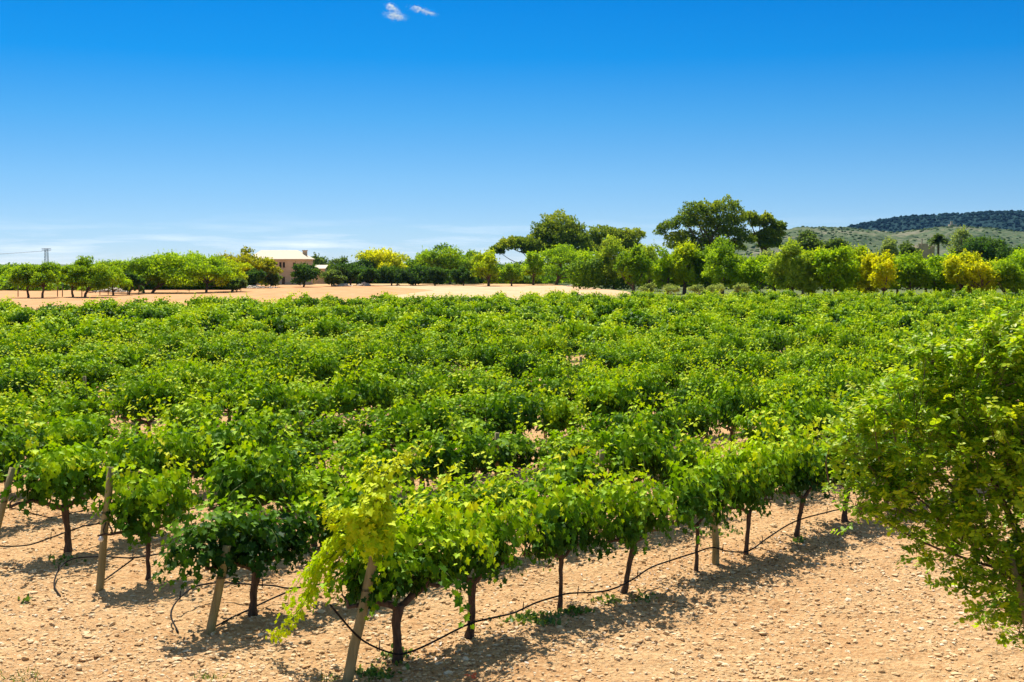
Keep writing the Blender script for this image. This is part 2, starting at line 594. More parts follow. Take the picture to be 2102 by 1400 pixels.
spots = []            # (distance, row, index, pos)
for k in range(-1, 60):
    if k < 0:
        continue
    for m in range(0, 110):
        if k == 0 and m < 7:
            p = row0[m]
        elif k == 0:
            p = row0[6] + u * STEP * (m - 6)
        else:
            p = E0 + v * PITCH_ROW * k + u * (.80 + STEP * m) + u * rng.normal(0, .09) + v * rng.normal(0, .08)
            if rng.random() < .05:
                continue
        if k == 3 and m == 0:
            p = Zp(133, 1135)
        if k == 2 and m == 0:
            p = Zp(305, 1195)
        if k == 1 and m == 0:
            p = Zp(527, 1265)
        x, y = float(p[0]), float(p[1])
        if y > boundary(x) or abs(x) > y * .455 + 2.6:
            continue
        spots.append((math.hypot(x, y), k, m, np.array([x, y, 0.0])))
spots.sort(key=lambda s: s[0])
NEAR = spots[:300]
FAR = spots[300:]

WOOD = []
for s in range(5):
    gt, arms = vine_wood(100 + s, fork=[.60, .64, .57, .62, .66][s], rad=[.048, .052, .043, .05, .045][s])
    WOOD.append((gt.mesh('trunk', [M_bark]), [a.mesh('arm', [M_bark]) for a in arms]))
FOL = []
for s in range(14):
    yo = [.45 * q for q in (.30, .42, .25, .36, .48, .28, .40, .33, .52, .26, .38, .31, .45, .35)][s]
    ba = [.24, .28, .20, .26, .31, .22, .27, .25, .34, .19, .27, .24, .29, .23][s]
    hm = [1, .95, 1.08, 1, 1.1, .92, 1.04, 1, .97, 1.06, .9, 1.02, 1.08, .96][s]
    FOL.append(vine_foliage(200 + s, young=yo, base=ba, hmul=hm).mesh('foliage', [M_vine, M_cane]))

FRONT_LABELS = [
    'yellow-green grape vine sprawling over the leaning end post and trailing to the ground',
    'grape vine with a bright yellow crown beside the sprawling end vine of the front row',
    'front row grape vine with a thin trunk above a strip of green weeds',
    'front row grape vine with an open brownish middle over a leaning dark trunk',
    'front row grape vine with very thin trunk just left of the straight post',
    'yellow-topped front row grape vine with a forked trunk just right of the straight wooden post',
    'yellow-topped last clear grape vine of the front row, next to the green shrubby tree']
EDGE_LABELS = {(1, 0): 'dark green grape vine hanging over the short leaning post with a big hose loop',
               (2, 0): 'grape vine with a slim Y-forked trunk beside the tall grey end post',
               (3, 0): 'grape vine with a straight dark trunk left of the tall grey end post'}
FRONT_SPEC = [dict(young=.3, base=.36, nsh=36), dict(young=.28, base=.33, hmul=.98), dict(young=.2, base=.27), dict(young=.2, base=.29, nsh=26, density=.7),
              dict(young=.2, base=.25, hmul=1.05), dict(young=.26, base=.29, hmul=1.10), dict(young=.26, base=.29, hmul=1.10)]
FRONT_WOOD = [dict(fork=.62, rad=.056), dict(fork=.64, rad=.052), dict(fork=.66, rad=.034), dict(fork=.60, rad=.045, lean=(.12, -.06)),
              dict(fork=.62, rad=.032), dict(fork=.60, rad=.038, lean=(.06, 0)), dict(fork=.60, rad=.046, lean=(.14, -.06))]


def put_vine(k, m, p, wood, fol, label, group, flip, sc, tilt):
    t = thing('grape_vine', label, 'grape vine', p, RZ + flip + tilt, group)
    t.scale = sc
    link('trunk', wood[0], t)
    for a in wood[1]:
        link('arm', a, t)
    link('foliage', fol, t)
    return t


r = np.random.default_rng(5)
for dist, k, m, p in NEAR:
    wood, fol = WOOD[r.integers(0, 5)], FOL[r.integers(0, 14)]
    flip, tilt = (math.pi if r.random() < .5 else 0), r.normal(0, .06)
    sc = (r.uniform(.98, 1.12), r.uniform(.72, .96), r.choice([.80, .88, .96, 1.03, 1.12]))
    group = 'vines of the inner rows'
    label = 'leafy green grape vine in the dense inner rows of the vineyard'
    if k == 0:
        group = 'vines of the front row'
        if m < 7:
            label = FRONT_LABELS[m]
            gm = vine_foliage(900 + m, top_light=.66, **FRONT_SPEC[m])
            if m == 0:
                rr = np.random.default_rng(77)
                # shoots climbing up and trailing down the anchor wire to the ground
                def to_local(w):
                    q = np.asarray(w) - p
                    c, s_ = math.cos(-RZ), math.sin(-RZ)
                    return np.array([q[0] * c - q[1] * s_, q[0] * s_ + q[1] * c, q[2]])
                def path(pxs, d0, d1, jit):
                    pts = np.array([to_local(Dp(x, y, d0 + (d1 - d0) * i / (len(pxs) - 1))) for i, (x, y) in enumerate(pxs)])
                    ds = np.concatenate([[0], np.cumsum(np.linalg.norm(np.diff(pts, axis=0), axis=1))])
                    tt = np.arange(0, ds[-1], .026)
                    o = np.stack([np.interp(tt, ds, pts[:, a]) for a in range(3)], -1)
                    return o + np.cumsum(rr.normal(0, jit, o.shape), axis=0) * .35
                for q in range(9):
                    leafy(gm, rr, path([(770 + rr.normal(0, 14), 1040 + rr.normal(0, 22)), (715 + rr.normal(0, 14), 1085 + rr.normal(0, 14)), (665 + rr.normal(0, 12), 1160 + rr.normal(0, 14)), (628 + rr.normal(0, 9), 1235 + rr.normal(0, 9)), (590 + rr.normal(0, 9), 1298), (566, 1304)][:(6 if q < 5 else 4)], 12.15, 12.9, .010), .080, .28, .60, skip=0, spread=.05)
                for q in range(7):
                    leafy(gm, rr, path([(790, 1120), (776 + rr.normal(0, 18), 1050), (790 + rr.normal(0, 20), 985), (835 + rr.normal(0, 12), 940), (866, 912)][:(5 if q < 3 else 4)], 12.2, 12.8, .010), .082, .26, .62, skip=0, spread=.055)
                for q in range(5):
                    leafy(gm, rr, path([(770, 1130), (730, 1060 + rr.normal(0, 12)), (690 + rr.normal(0, 8), 1050 + rr.normal(0, 15)), (655, 1062 + rr.normal(0, 20))], 12.1, 12.4, .010), .085, .3, .62, skip=0)
                for q in range(5):
                    leafy(gm, rr, path([(800, 1100), (765, 1000 + rr.normal(0, 14)), (762 + rr.normal(0, 9), 935)], 12.2, 12.7, .010), .085, .26, .58, skip=0)
            fol = gm.mesh('foliage', [M_vine, M_cane])
            gt, arms = vine_wood(950 + m, **FRONT_WOOD[m])
            wood = (gt.mesh('trunk', [M_bark]), [a.mesh('arm', [M_bark]) for a in arms])
            flip = tilt = 0
            sc = (1, 1, 1) if m == 0 else (.92, .85, 1.04)
        else:
            label = 'front row grape vine standing behind the green shrubby tree'
    elif (k, m) in EDGE_LABELS:
        label, group = EDGE_LABELS[(k, m)], 'vines at the row ends'
        flip = 0
        if k == 1:
            gm = vine_foliage(931, young=.16, base=.17, nsh=34, size=.115)
            rr = np.random.default_rng(31)
            for q in range(14):
                leafy(gm, rr, shoot(rr, (-.55 + rr.normal(0, .12), rr.normal(0, .15), 1.1 + rr.normal(0, .12)), (-1, rr.normal(0, .3), .25), rr.uniform(.5, .95), .42), .112, .1, .18)
            fol = gm.mesh('foliage', [M_vine, M_cane])
            sc = (1, 1, .93)
        if k == 2:
            fol = vine_foliage(932, young=.22, base=.30).mesh('foliage', [M_vine, M_cane])
            gt, arms = vine_wood(962, fork=.62, rad=.036)
            wood = (gt.mesh('trunk', [M_bark]), [a.mesh('arm', [M_bark]) for a in arms])
    elif k == 1:
        label, group = 'green grape vine in the second row, seen over the front row', 'vines of the second row'
    elif k == 2:
        label, group = 'green grape vine in the third row, the row of the tall grey end post', 'vines of the third row'
    put_vine(k, m, p, wood, fol, label, group, flip, sc, tilt)

# the far vines, past the nearest three hundred: one mass
def leaf_cloud(gm):
    V = np.concatenate(gm.V)
    return V


protos = []
for s in range(8):
    gm = vine_foliage(400 + s, nsh=19, half=.50, young=[.16, .2, .12, .18, .24, .14, .2, .16][s], base=[.27, .31, .22, .28, .33, .25, .29, .26][s],
                      tm=KITE, size=.205, stem=False, density=.45)
    protos.append((np.concatenate(gm.V), np.concatenate(gm.L), np.concatenate(gm.T), np.concatenate(gm.A)))
g = Geo()
r = np.random.default_rng(6)
for dist, k, m, p in FAR:
    V, L, T, A = protos[r.integers(0, 8)]
    a = RZ + (math.pi if r.random() < .5 else 0) + r.normal(0, .08)
    s = np.array([r.uniform(1, 1.14), r.uniform(.72, 1.02), r.choice([.64, .76, .88, .98, 1.06, 1.18])])
    W = V * s
    c, sn = math.cos(a), math.sin(a)
    W = np.stack([W[:, 0] * c - W[:, 1] * sn, W[:, 0] * sn + W[:, 1] * c, W[:, 2]], -1) + p
    g.add(W, L, T, 0, np.clip(A + .01 + r.normal(0, .08), 0, .62))
tag(link('far_vines', g.mesh('far_vines', [M_vine, M_bark])), 'far rows of green grape vines merging into one leafy mass', 'grape vines', kind='stuff')

# ------------------------------------------------------------------ posts
def make_post(name, label, foot, top, rad, group, clip=None):
    foot, top = np.asarray(foot, float), np.asarray(top, float)
    t = thing(name, label, 'post', (foot[0], foot[1], 0), 0, group)
    g = Geo()
    ax = top - foot
    ks = np.linspace(-.12, 1, 7)
    o = np.array([foot[0], foot[1], 0])
    pts = np.array([foot + ax * k - o for k in ks])
    pts[1:-1] += rng.normal(0, .004, (5, 3))
    g.tube(pts, rad * np.linspace(1.06, .92, 7), 12, 0, 0, .05)
    link('shaft', g.mesh('shaft', [M_post]), t)
    if clip is not None:
        g = Geo()
        q = foot + ax * clip - o
        g.tube([q + [-.02, -.035, -.03], q + [-.02, -.05, 0], q + [-.02, -.035, .04]], [.022, .04, .018], 8, 0, 0, .2)
        link('clip', g.mesh('clip', [M_white]), t)
    # tie wire wound round the shaft
    g = Geo()
    a = np.linspace(0, 2 * math.pi * 2, 26)
    q = foot + ax * .62 - o
    g.tube(np.stack([q[0] + (rad * 1.08) * np.cos(a), q[1] + (rad * 1.08) * np.sin(a), q[2] + .006 * a / 3], -1), .003, 4)
    link('tie_wire', g.mesh('tie_wire', [M_hose]), t)
    return t


PG = 'wooden vineyard posts'
make_post('wooden_post', 'leaning wooden end post under the yellow sprawling vine in the front', Zp(712, 1400), Dp(778, 1100, 12.4), .052, PG)
make_post('wooden_post', 'short leaning post beneath the dark green vine with the big hose loop', Zp(432, 1298), Dp(466, 1120, 13.9), .050, PG)
make_post('wooden_post', 'tall grey weathered end post with a white clip, clear of leaves', Zp(203, 1213), Dp(227, 958, 15.8), .048, PG, clip=.42)
make_post('wooden_post', 'slanting end post cut by the left edge of the photo', Zp(-22, 1150), Dp(26, 960, 17.6), .048, PG)
make_post('wooden_post', 'straight pale wooden post standing in the front row between two thin trunks', Zp(1470, 1160), Dp(1464, 985, 17.2), .048, PG)
# posts inside the rows behind
for k in range(1, 12):
    for m in range(1, 9):
        p = E0 + v * PITCH_ROW * k + u * (7.25 * m + [.3, -.2, .1, .4, -.3][k % 5])
        if k == 0 or p[1] > 42 or abs(p[0]) > p[1] * .44:
            continue
        make_post('wooden_post', 'brown wooden post half buried in leaves of the inner vine rows', p, p + [rng.normal(0, .03), rng.normal(0, .03), 1.30], .042, 'posts inside the leafy rows')

# ------------------------------------------------------------------ drip hoses
def smooth_path(P, n=10):
    P = np.asarray(P, float)
    Q = np.vstack([2 * P[0] - P[1], P, 2 * P[-1] - P[-2]])
    out = []
    for i in range(1, len(Q) - 2):
        for t in np.linspace(0, 1, n, endpoint=False):
            a, b, c, d = Q[i - 1], Q[i], Q[i + 1], Q[i + 2]
            out.append(.5 * (2 * b + (c - a) * t + (2 * a - 5 * b + 4 * c - d) * t * t + (3 * b - a - 3 * c + d) * t ** 3))
    out.append(P[-1])
    return np.array(out)


def on_row(px, py, k, off=-.06):
    o = E0 + v * (PITCH_ROW * k + off)
    n = np.array([-u[1], u[0], 0])
    d = ray(px, py)
    t = np.dot(o - np.array([0, 0, H]), n) / np.dot(d, n)
    return np.array([0, 0, H]) + d * t


def hose(label, strands, group='drip hoses along the rows', peg=1.0):
    base = strands[0][0]
    o = np.array([base[0], base[1], 0])
    t = thing('drip_hose', label, 'hose', o, 0, group)
    g = Geo()
    S = []
    for s in strands:
        sp = smooth_path(s)
        sp[:, 2] = np.maximum(sp[:, 2], ground_h(sp[:, 0], sp[:, 1]) + .006)
        S.append(sp)
        g.tube(sp - o, .0105, 6)
    link('pipe', g.mesh('pipe', [M_hose]), t)
    sp = S[0]
    ds = np.concatenate([[0], np.cumsum(np.linalg.norm(np.diff(sp, axis=0), axis=1))])
    for q in np.arange(1.1, ds[-1] - .2, peg):
        q = q + rng.normal(0, .12)
        p = np.array([np.interp(q, ds, sp[:, a]) for a in range(3)]) - o
        g = Geo()
        g.tube([p + [0, 0, -.03], p + [.004, 0, .03], p + [.01, 0, .085]], [.007, .0065, .005], 5)
        link('dripper', g.mesh('dripper', [M_hose]), t)
    return t


pts = [(677, 1241), (729, 1301), (763, 1325), (806, 1341), (831, 1341), (874, 1325), (960, 1282), (1003, 1270), (1054, 1258), (1101, 1237), (1144, 1224), (1170, 1218),
       (1243, 1213), (1294, 1192), (1334, 1166), (1375, 1151), (1422, 1136), (1462, 1124), (1492, 1131), (1536, 1131), (1579, 1102), (1633, 1070), (1704, 1050)]
P = [on_row(x, y, 0) for x, y in pts]
for q in range(1, 9):
    P.append(P[22] + u * q * .9 + [0, 0, .03 * (-1) ** q])
hose('long black drip hose sagging along the front row of vines', [P])
hose('black drip hose ending in a big loop at the short leaning post', [
    [Zp(366, 1298, .01), Zp(351, 1263, .10), Zp(364, 1233, .18), Zp(399, 1205, .24), Zp(450, 1196, .25), Zp(506, 1199, .22), Zp(560, 1202, .2), Zp(613, 1206, .16)] +
    [E0 + v * PITCH_ROW + u * (1.4 + q) + [0, 0, .28 + .06 * (-1) ** q] for q in range(1, 16)],
    [Zp(440, 1287, .015), Zp(480, 1266, .03), Zp(514, 1250, .05), Zp(560, 1228, .1), Zp(613, 1206, .16)]])
hose('black drip hose with a small half loop left of the tall grey post', [
    [Zp(124, 1224, .01), Zp(111, 1199, .06), Zp(124, 1164, .14), Zp(150, 1147, .2), Zp(185, 1143, .22), Zp(223, 1143, .22), Zp(274, 1145, .2), Zp(334, 1136, .22), Zp(394, 1129, .22)] +
    [E0 + v * PITCH_ROW * 2 + u * (2.4 + q) + [0, 0, .30 + .06 * (-1) ** q] for q in range(1, 16)],
    [Zp(212, 1192, .02), Zp(240, 1172, .06), Zp(274, 1147, .18)]])
hose('black drip hose dipping past the straight trunk near the left edge', [
    [on_row(x, y, 3) for x, y in ((-60, 1112), (0, 1121), (56, 1119), (98, 1106), (163, 1083), (206, 1074))] +
    [E0 + v * PITCH_ROW * 3 + u * (3.2 + q) + [0, 0, .34 + .05 * (-1) ** q] for q in range(1, 16)]])
hose('black drip hose in the row behind the trunk at the left edge', [
    [on_row(x, y, 4) for x, y in ((-50, 1030), (0, 1040), (39, 1046), (86, 1059), (133, 1066), (189, 1057))] +
    [E0 + v * PITCH_ROW * 4 + u * (4.2 + q) + [0, 0, .34 + .05 * (-1) ** q] for q in range(1, 12)]])

# ------------------------------------------------------------------ weeds on the soil
M_weed = leaf_mat('weed_leaf', [(.05, .14, .03), (.10, .22, .03), (.22, .30, .05)], .3)
g = Geo()
r = np.random.default_rng(21)
for (x, y, rx, ry, n) in [(1100, 1275, 60, 12, 240), (1180, 1262, 30, 8, 80), (812, 1352, 26, 14, 120), (770, 1382, 40, 10, 120), (1325, 1228, 24, 10, 50), (425, 1396, 28, 8, 46), (60, 1394, 44, 10, 60), (690, 1394, 40, 8, 70),
                          (130, 1150, 30, 10, 60), (1640, 1110, 14, 6, 40), (50, 1235, 14, 6, 16), (1480, 1095, 40, 10, 70), (1250, 1235, 30, 8, 60)]:
    px, py = x + rx * r.normal(0, .55, n), y + ry * r.normal(0, .55, n)
    P = np.array([Zp(a, min(b, 1460)) for a, b in zip(px, py)])
    P[:, 2] = ground_h(P[:, 0], P[:, 1]) - .004
    A = np.stack([r.normal(0, .6, n), r.normal(0, .6, n), np.ones(n)], -1)
    g.leaves(P, r.normal(0, 1, (n, 3)) + [0, 0, .3], A, r.uniform(.03, .085, n), r.uniform(0, 1, n), BLADE if x in (425, 60, 690) else OVAL)
tag(link('weeds', g.mesh('weeds', [M_weed])), 'thin patches of green weeds on the bare soil', 'weeds', kind='stuff')
# dry leaf litter under the front row
M_lit = leaf_mat('dry_leaf', [(.16, .08, .03), (.30, .17, .07), (.40, .26, .12)], .1)
g = Geo()
n = 2600
base = np.array([row0[0] + (row0[6] - row0[0]) * t for t in r.uniform(-.1, 1.1, n)]) + np.stack([r.normal(.1, .45, n), r.normal(-.35, .5, n), np.zeros(n)], -1)
base[:, 2] = ground_h(base[:, 0], base[:, 1]) + .008
g.leaves(base, r.normal(0, .35, (n, 3)) + [0, 0, 1], r.normal(0, 1, (n, 3)), r.uniform(.02, .06, n), r.uniform(0, 1, n), OVAL)
tag(link('leaf_litter', g.mesh('leaf_litter', [M_lit])), 'dry brown leaf litter under the front row of vines', 'leaf litter', kind='stuff')
M_redleaf = leaf_mat('red_leaf', [(.6, .10, .03), (.7, .16, .04)], .2)
g = Geo()
g.leaves(np.array([[0, 0, .02], [.03, .02, .03], [-.03, .01, .025]]), np.array([[.2, -.5, 1], [-.3, -.6, 1], [.4, -.3, 1.]]), np.array([[1, .2, 0], [.3, 1, 0], [-1, .4, 0.]]), np.array([.06, .05, .055]), np.array([.2, .5, .9]), GRAPE)
tag(link('fallen_leaves', g.mesh('fallen_leaves', [M_redleaf]), None, Zp(968, 1394)), 'small orange-red fallen leaf lying on the sunlit soil', 'fallen leaf')

# ------------------------------------------------------------------ trees
TCOL = {
    'green': [(.09, .19, .012), (.23, .39, .012), (.41, .56, .016)],
    'bright': [(.13, .27, .008), (.31, .49, .008), (.49, .63, .012)],
    'lime': [(.19, .31, .008), (.41, .54, .008), (.60, .67, .012)],
    'yellow': [(.22, .33, .006), (.60, .63, .006), (.80, .78, .010)],
    'olive': [(.055, .11, .022), (.12, .20, .04), (.20, .28, .07)],
    'dark': [(.025, .07, .014), (.06, .14, .022), (.13, .23, .03)],
    'pine': [(.065, .125, .022), (.18, .275, .026), (.38, .43, .03)],
    'pale': [(.16, .27, .020), (.33, .46, .03), (.50, .60, .05)],
    'grey': [(.15, .23, .08), (.27, .36, .11), (.36, .44, .16)],
    'ochre': [(.16, .20, .008), (.36, .38, .008), (.54, .52, .010)],
}
TM = {k: leaf_mat('leaf_' + k, c, .55, .65, .12, 0) for k, c in TCOL.items()}


def make_tree(name, label, kind, col, px, hw, ytop, ybot, d, trunk_px=None, lobes=None, n=None, leaf=None, group=None, trunk_r=None, limbs=True, cat='tree'):
    seed = int(px * 7 + ytop * 3 + hw)
    r = np.random.default_rng(seed)
    s = d / F
    X = (px - CX) * s
    ztop = Dp(px, ytop, d)[2]
    zbot = max(.25, Dp(px, ybot, d)[2])
    if kind != 'pine':
        hw *= 1.46
        zbot = max(.05, zbot - .32 * (ztop - zbot))
        ztop += (.02 if kind != 'fan' else -.06) * (ztop - zbot)
    W = hw * s
    bx = X if trunk_px is None else (trunk_px - CX) * s
    t = thing(name, label, cat, (bx, d, 0), 0, group)
    ctr = np.array([X - bx, 0, (ztop + zbot) / 2])
    Rz = (ztop - zbot) / 2
    # clumps
    cl = []
    if lobes:
        for (lx, ly, lw, lh, dy) in lobes:
            q = Dp(lx, ly, d)
            cl.append((np.array([q[0] - bx, dy, q[2]]), np.array([lw * s * 1.08, lw * s * 1.08, lh * s * 1.3])))
    else:
        nc = {'round': 26, 'column': 30, 'fan': 34, 'shrub': 14}[kind]
        for k in range(nc):
            v3 = unit(r.normal(0, 1, (1, 3)))[0]
            rad = r.uniform(.35, .84)
            c = ctr + v3 * np.array([W, W, Rz]) * rad
            if kind == 'column':
                taper = 1.0 - .45 * max(0, (c[2] - ctr[2]) / Rz)
                c[0] = ctr[0] + (c[0] - ctr[0]) * taper
                c[1] *= taper
            if kind == 'fan':
                f = r.uniform(0, 1)
                a = r.uniform(0, 6.28)
                c = np.array([ctr[0] + math.cos(a) * W * .78 * f ** .6, math.sin(a) * W * .78 * f ** .6, zbot + (ztop - zbot) * (.12 + .74 * (1 - .8 * f * f) * r.uniform(.35, 1) ** .7 + .10 * r.random())])
            sz = r.uniform(.17, .36) * np.array([W, W, max(Rz, W * .6) * .95])
            cl.append((c, sz))
        if kind in ('round', 'shrub'):
            cl.append((ctr, np.array([W, W, Rz]) * .55))
    vol = sum(float(c[1][0] * c[1][2]) for c in cl)
    leaf = leaf or (.30 + .10 * (d > 200))
    n = n or int(np.clip(vol * 26 / (leaf * leaf), 2500, 14000))
    wts = np.array([float(np.prod(c[1])) ** .66 for c in cl])
    wts /= wts.sum()
    cnt = r.multinomial(n, wts)
    g = Geo()
    for (c, sz), m in zip(cl, cnt):
        dv = unit(r.normal(0, 1, (m, 3)))
        dv[:, 2] = np.where(dv[:, 2] < -.35, -dv[:, 2] * r.uniform(-.6, 1, m), dv[:, 2])
        rad = 1.0 - np.abs(r.normal(0, .22, m))
        rad *= 1 + .25 * np.sin(dv[:, 0] * 7 + c[0] * 5) * np.sin(dv[:, 2] * 6 + c[2] * 3) + r.normal(0, .05, m)
        P = c + dv * sz * rad[:, None]
        P[:, 2] = np.maximum(P[:, 2], .05)
        N = unit(dv * .5 + [0, 0, .45] + r.normal(0, .75, (m, 3)))
        A = r.normal(0, 1, (m, 3)) + dv * .5
        tone = np.clip(.42 + r.normal(0, .16, m) + r.normal(0, .17), 0, 1)
        sz_l = leaf * r.uniform(.55, 1.25, m)
        if kind == 'pine':
            A = dv + np.array([0, 0, .7]) + r.normal(0, .4, (m, 3))
            for q in range(3):
                g.leaves(P + r.normal(0, .08, (m, 3)), r.normal(0, 1, (m, 3)), A + r.normal(0, .45, (m, 3)), sz_l * .95, np.clip(tone + .25 * (dv[:, 2] > .3) * (r.random(m) < .5), 0, 1), KITE)
        else:
            g.leaves(P, N, A, sz_l, tone, KITE)
    # feathery shoots that break the outline
    if kind in ('column', 'fan', 'shrub', 'round'):
        for (c, sz) in cl:
            for q in range(6 if kind != 'fan' else 9):
                dv = unit(r.normal(0, 1, (1, 3)) + [[0, 0, .9]])[0]
                p0 = c + dv * sz * .8
                L = float(sz[2]) * r.uniform(.45, 1.15)
                m = 9
                tt = np.linspace(0, 1, m)[:, None]
                P = p0 + (dv * [.6, .6, 1]) * tt * L + r.normal(0, .06, (m, 3))
                P[:, 2] = np.clip(P[:, 2], .1, ztop + .35)
                g.leaves(P, r.normal(0, 1, (m, 3)) + [0, 0, .5], dv + r.normal(0, .8, (m, 3)), leaf * r.uniform(.4, .8, m), np.clip(r.normal(.62, .15, m), 0, 1), KITE)
    link('crown', g.mesh('crown', [TM[col]]), t)
    # trunk and limbs
    g = Geo()
    tr = trunk_r or max(.07, .045 * ztop ** .85)
    zt = max(zbot + (ztop - zbot) * .25, .4)
    top = np.array([(ctr[0]) * .6, 0, zt])
    ks = np.linspace(0, 1, 6)
    pts = np.stack([top[0] * ks ** 1.6 + r.normal(0, .03, 6) * (ks > 0), r.normal(0, .03, 6) * (ks > 0), -.15 + (zt + .15) * ks], -1)
    g.tube(pts, tr * (1.15 - .45 * ks), 8, 0, 0, .08)
    order = sorted(range(len(cl)), key=lambda i: -float(np.prod(cl[i][1])))[:9 if limbs else 0]
    for i in order:
        c = cl[i][0]
        st = pts[r.integers(3, 6)]
        mid = st * .45 + c * .55 + [0, 0, -.12 * abs(c[0] - st[0])] + r.normal(0, .1, 3)
        g.tube(smooth_path([st, mid, c], 4), np.linspace(tr * .5, tr * .14, 9), 6)
    link('trunk', g.mesh('trunk', [M_tbark]), t)
    return t


TG = 'trees beyond the vineyard'
T = make_tree
T('almond_tree', 'small green almond tree with a thin bare trunk, first on the red field', 'fan', 'green', 55, 24, 540, 583, 149, 58, leaf=.22, group=TG)
T('almond_tree', 'small almond tree with a forked leaning trunk on the red field', 'fan', 'green', 94, 30, 537, 585, 149, 87, leaf=.22, group=TG)
T('broadleaf_tree', 'grey-green tree behind the first almond trees at the left edge', 'round', 'green', 12, 38, 541, 586, 200, group=TG)
T('almond_tree', 'small rounded almond tree with a straight trunk, third on the red field', 'fan', 'green', 146, 25, 545, 586, 152, 150, leaf=.22, group=TG)
T('almond_tree', 'taller almond tree at the right end of the red field row', 'fan', 'green', 188, 40, 527, 590, 151, 175, leaf=.22, group=TG)
T('almond_tree', 'yellow-green almond tree between the red field row and the dark round bush', 'fan', 'bright', 228, 30, 542, 592, 160, 233, leaf=.22, group=TG)
T('evergreen_bush', 'dark round bush at the foot of the wide green trees', 'shrub', 'dark', 266, 21, 560, 598, 164, group=TG, cat='bush')
T('broadleaf_tree', 'spreading green tree left of the tallest wide crown', 'fan', 'green', 290, 42, 524, 606, 172, 296, leaf=.25, group=TG)
T('broadleaf_tree', 'widest tall green tree with a domed crown left of the house', 'fan', 'bright', 362, 62, 512, 606, 174, 312, leaf=.27, group=TG)
T('broadleaf_tree', 'green tree on the right shoulder of the widest domed tree', 'fan', 'bright', 428, 42, 522, 606, 176, 424, leaf=.27, group=TG)
T('broadleaf_tree', 'lime green tree just left of the ochre tree by the house', 'round', 'lime', 477, 32, 531, 606, 182, group=TG)
T('olive_tree', 'tiny grey-green olive tree on the earth bank left of the house', 'round', 'olive', 487, 15, 572, 593, 178, group=TG)
T('broadleaf_tree', 'ochre yellow tree with a rounded crown beside the pale roof', 'round', 'ochre', 510, 46, 511, 575, 214, group=TG)
T('evergreen_bush', 'very dark bush below the ochre tree', 'shrub', 'dark', 524, 17, 554, 588, 206, group=TG, cat='bush')
T('olive_tree', 'pale olive tree in front of the left corner of the house', 'round', 'olive', 556, 22, 554, 586, 216, group=TG)
T('broadleaf_tree', 'slim lime tree against the left wall of the house', 'column', 'lime', 546, 15, 529, 580, 226, group=TG)
T('carob_tree', 'dark rounded tree with a visible trunk in front of the house wall', 'round', 'dark', 627, 27, 540, 582, 216, 624, group=TG)
T('broadleaf_tree', 'bluish green tall tree rising right of the chimney', 'column', 'olive', 655, 22, 521, 575, 262, group=TG)
T('olive_tree', 'rounded olive tree on the sand edge right of the small annex', 'round', 'olive', 685, 22, 552, 586, 222, group=TG)
T('carob_tree', 'dark tree between the olive tree and the wide yellow tree', 'round', 'dark', 720, 30, 537, 586, 232, group=TG)
T('broadleaf_tree', 'wide yellow tree showing over the dark trees in the middle', 'round', 'yellow', 793, 48, 514, 572, 262, group=TG)
T('carob_tree', 'small dark tree in front of the left part of the wide yellow tree', 'round', 'dark', 757, 22, 550, 586, 228, group=TG)
T('carob_tree', 'dark round tree below the middle of the wide yellow tree', 'round', 'dark', 804, 27, 543, 586, 229, group=TG)
T('carob_tree', 'dark round tree right of the wide yellow tree', 'round', 'dark', 853, 28, 545, 586, 230, group=TG)
T('broadleaf_tree', 'tall mid green tree with an uneven top above the dark hedge trees', 'round', 'green', 924, 50, 505, 586, 246, group=TG)
T('carob_tree', 'low dark tree under the left side of the tall mid green tree', 'round', 'dark', 893, 24, 546, 586, 228, group=TG)
T('carob_tree', 'low dark tree under the right side of the tall mid green tree', 'round', 'dark', 952, 22, 550, 586, 229, group=TG)
T('broadleaf_tree', 'light green tree standing left of the leaning pine', 'column', 'lime', 1003, 30, 512, 583, 226, group=TG)
T('carob_tree', 'small dark green tree in the gap under the leaning pine', 'round', 'green', 1050, 20, 540, 580, 226, group=TG)
T('broadleaf_tree', 'bright green umbrella-shaped tree with a pale brown trunk', 'fan', 'bright', 1155, 50, 503, 562, 240, 1142, leaf=.30, group=TG, trunk_r=.3)
T('broadleaf_tree', 'narrow light green tree left of the umbrella-shaped tree', 'column', 'bright', 1095, 20, 518, 583, 236, group=TG)
for (px, hw, yt, col, lab) in (
        (40, 26, 544, 'bright', 'light green tree in the back line left of the power pylon'),
        (75, 26, 547, 'green', 'green tree in the back line just left of the pylon foot'),
        (122, 26, 549, 'green', 'low green tree in the back line just right of the pylon foot'),
        (160, 26, 540, 'bright', 'light green tree in the back line behind the straight almond trunks'),
        (212, 28, 534, 'green', 'green tree in the back line behind the taller almond tree'),
        (252, 28, 530, 'bright', 'light green tree in the back line above the dark round bush'),
        (328, 34, 520, 'green', 'green crown in the back line at the left shoulder of the widest tree'),
        (398, 36, 514, 'bright', 'light green crown in the back line at the right shoulder of the widest tree'),
        (455, 30, 524, 'green', 'green crown in the back line left of the ochre tree')):
    T('broadleaf_tree', lab, 'fan', col, px, hw, yt, 596, 196, leaf=.27, group=TG)
for (px, hw, yt, col, kd, lab) in (
        (702, 22, 529, 'olive', 'round', 'olive green crown rising between the small annex and the wide yellow tree'),
        (745, 24, 527, 'dark', 'round', 'dark crown at the left flank of the wide yellow tree'),
        (872, 26, 519, 'green', 'column', 'green crown filling the gap right of the wide yellow tree'),
        (966, 26, 514, 'olive', 'round', 'olive green crown left of the narrow light green tree')):
    T('broadleaf_tree', lab, kd, col, px, hw, yt, 580, 256, group=TG)
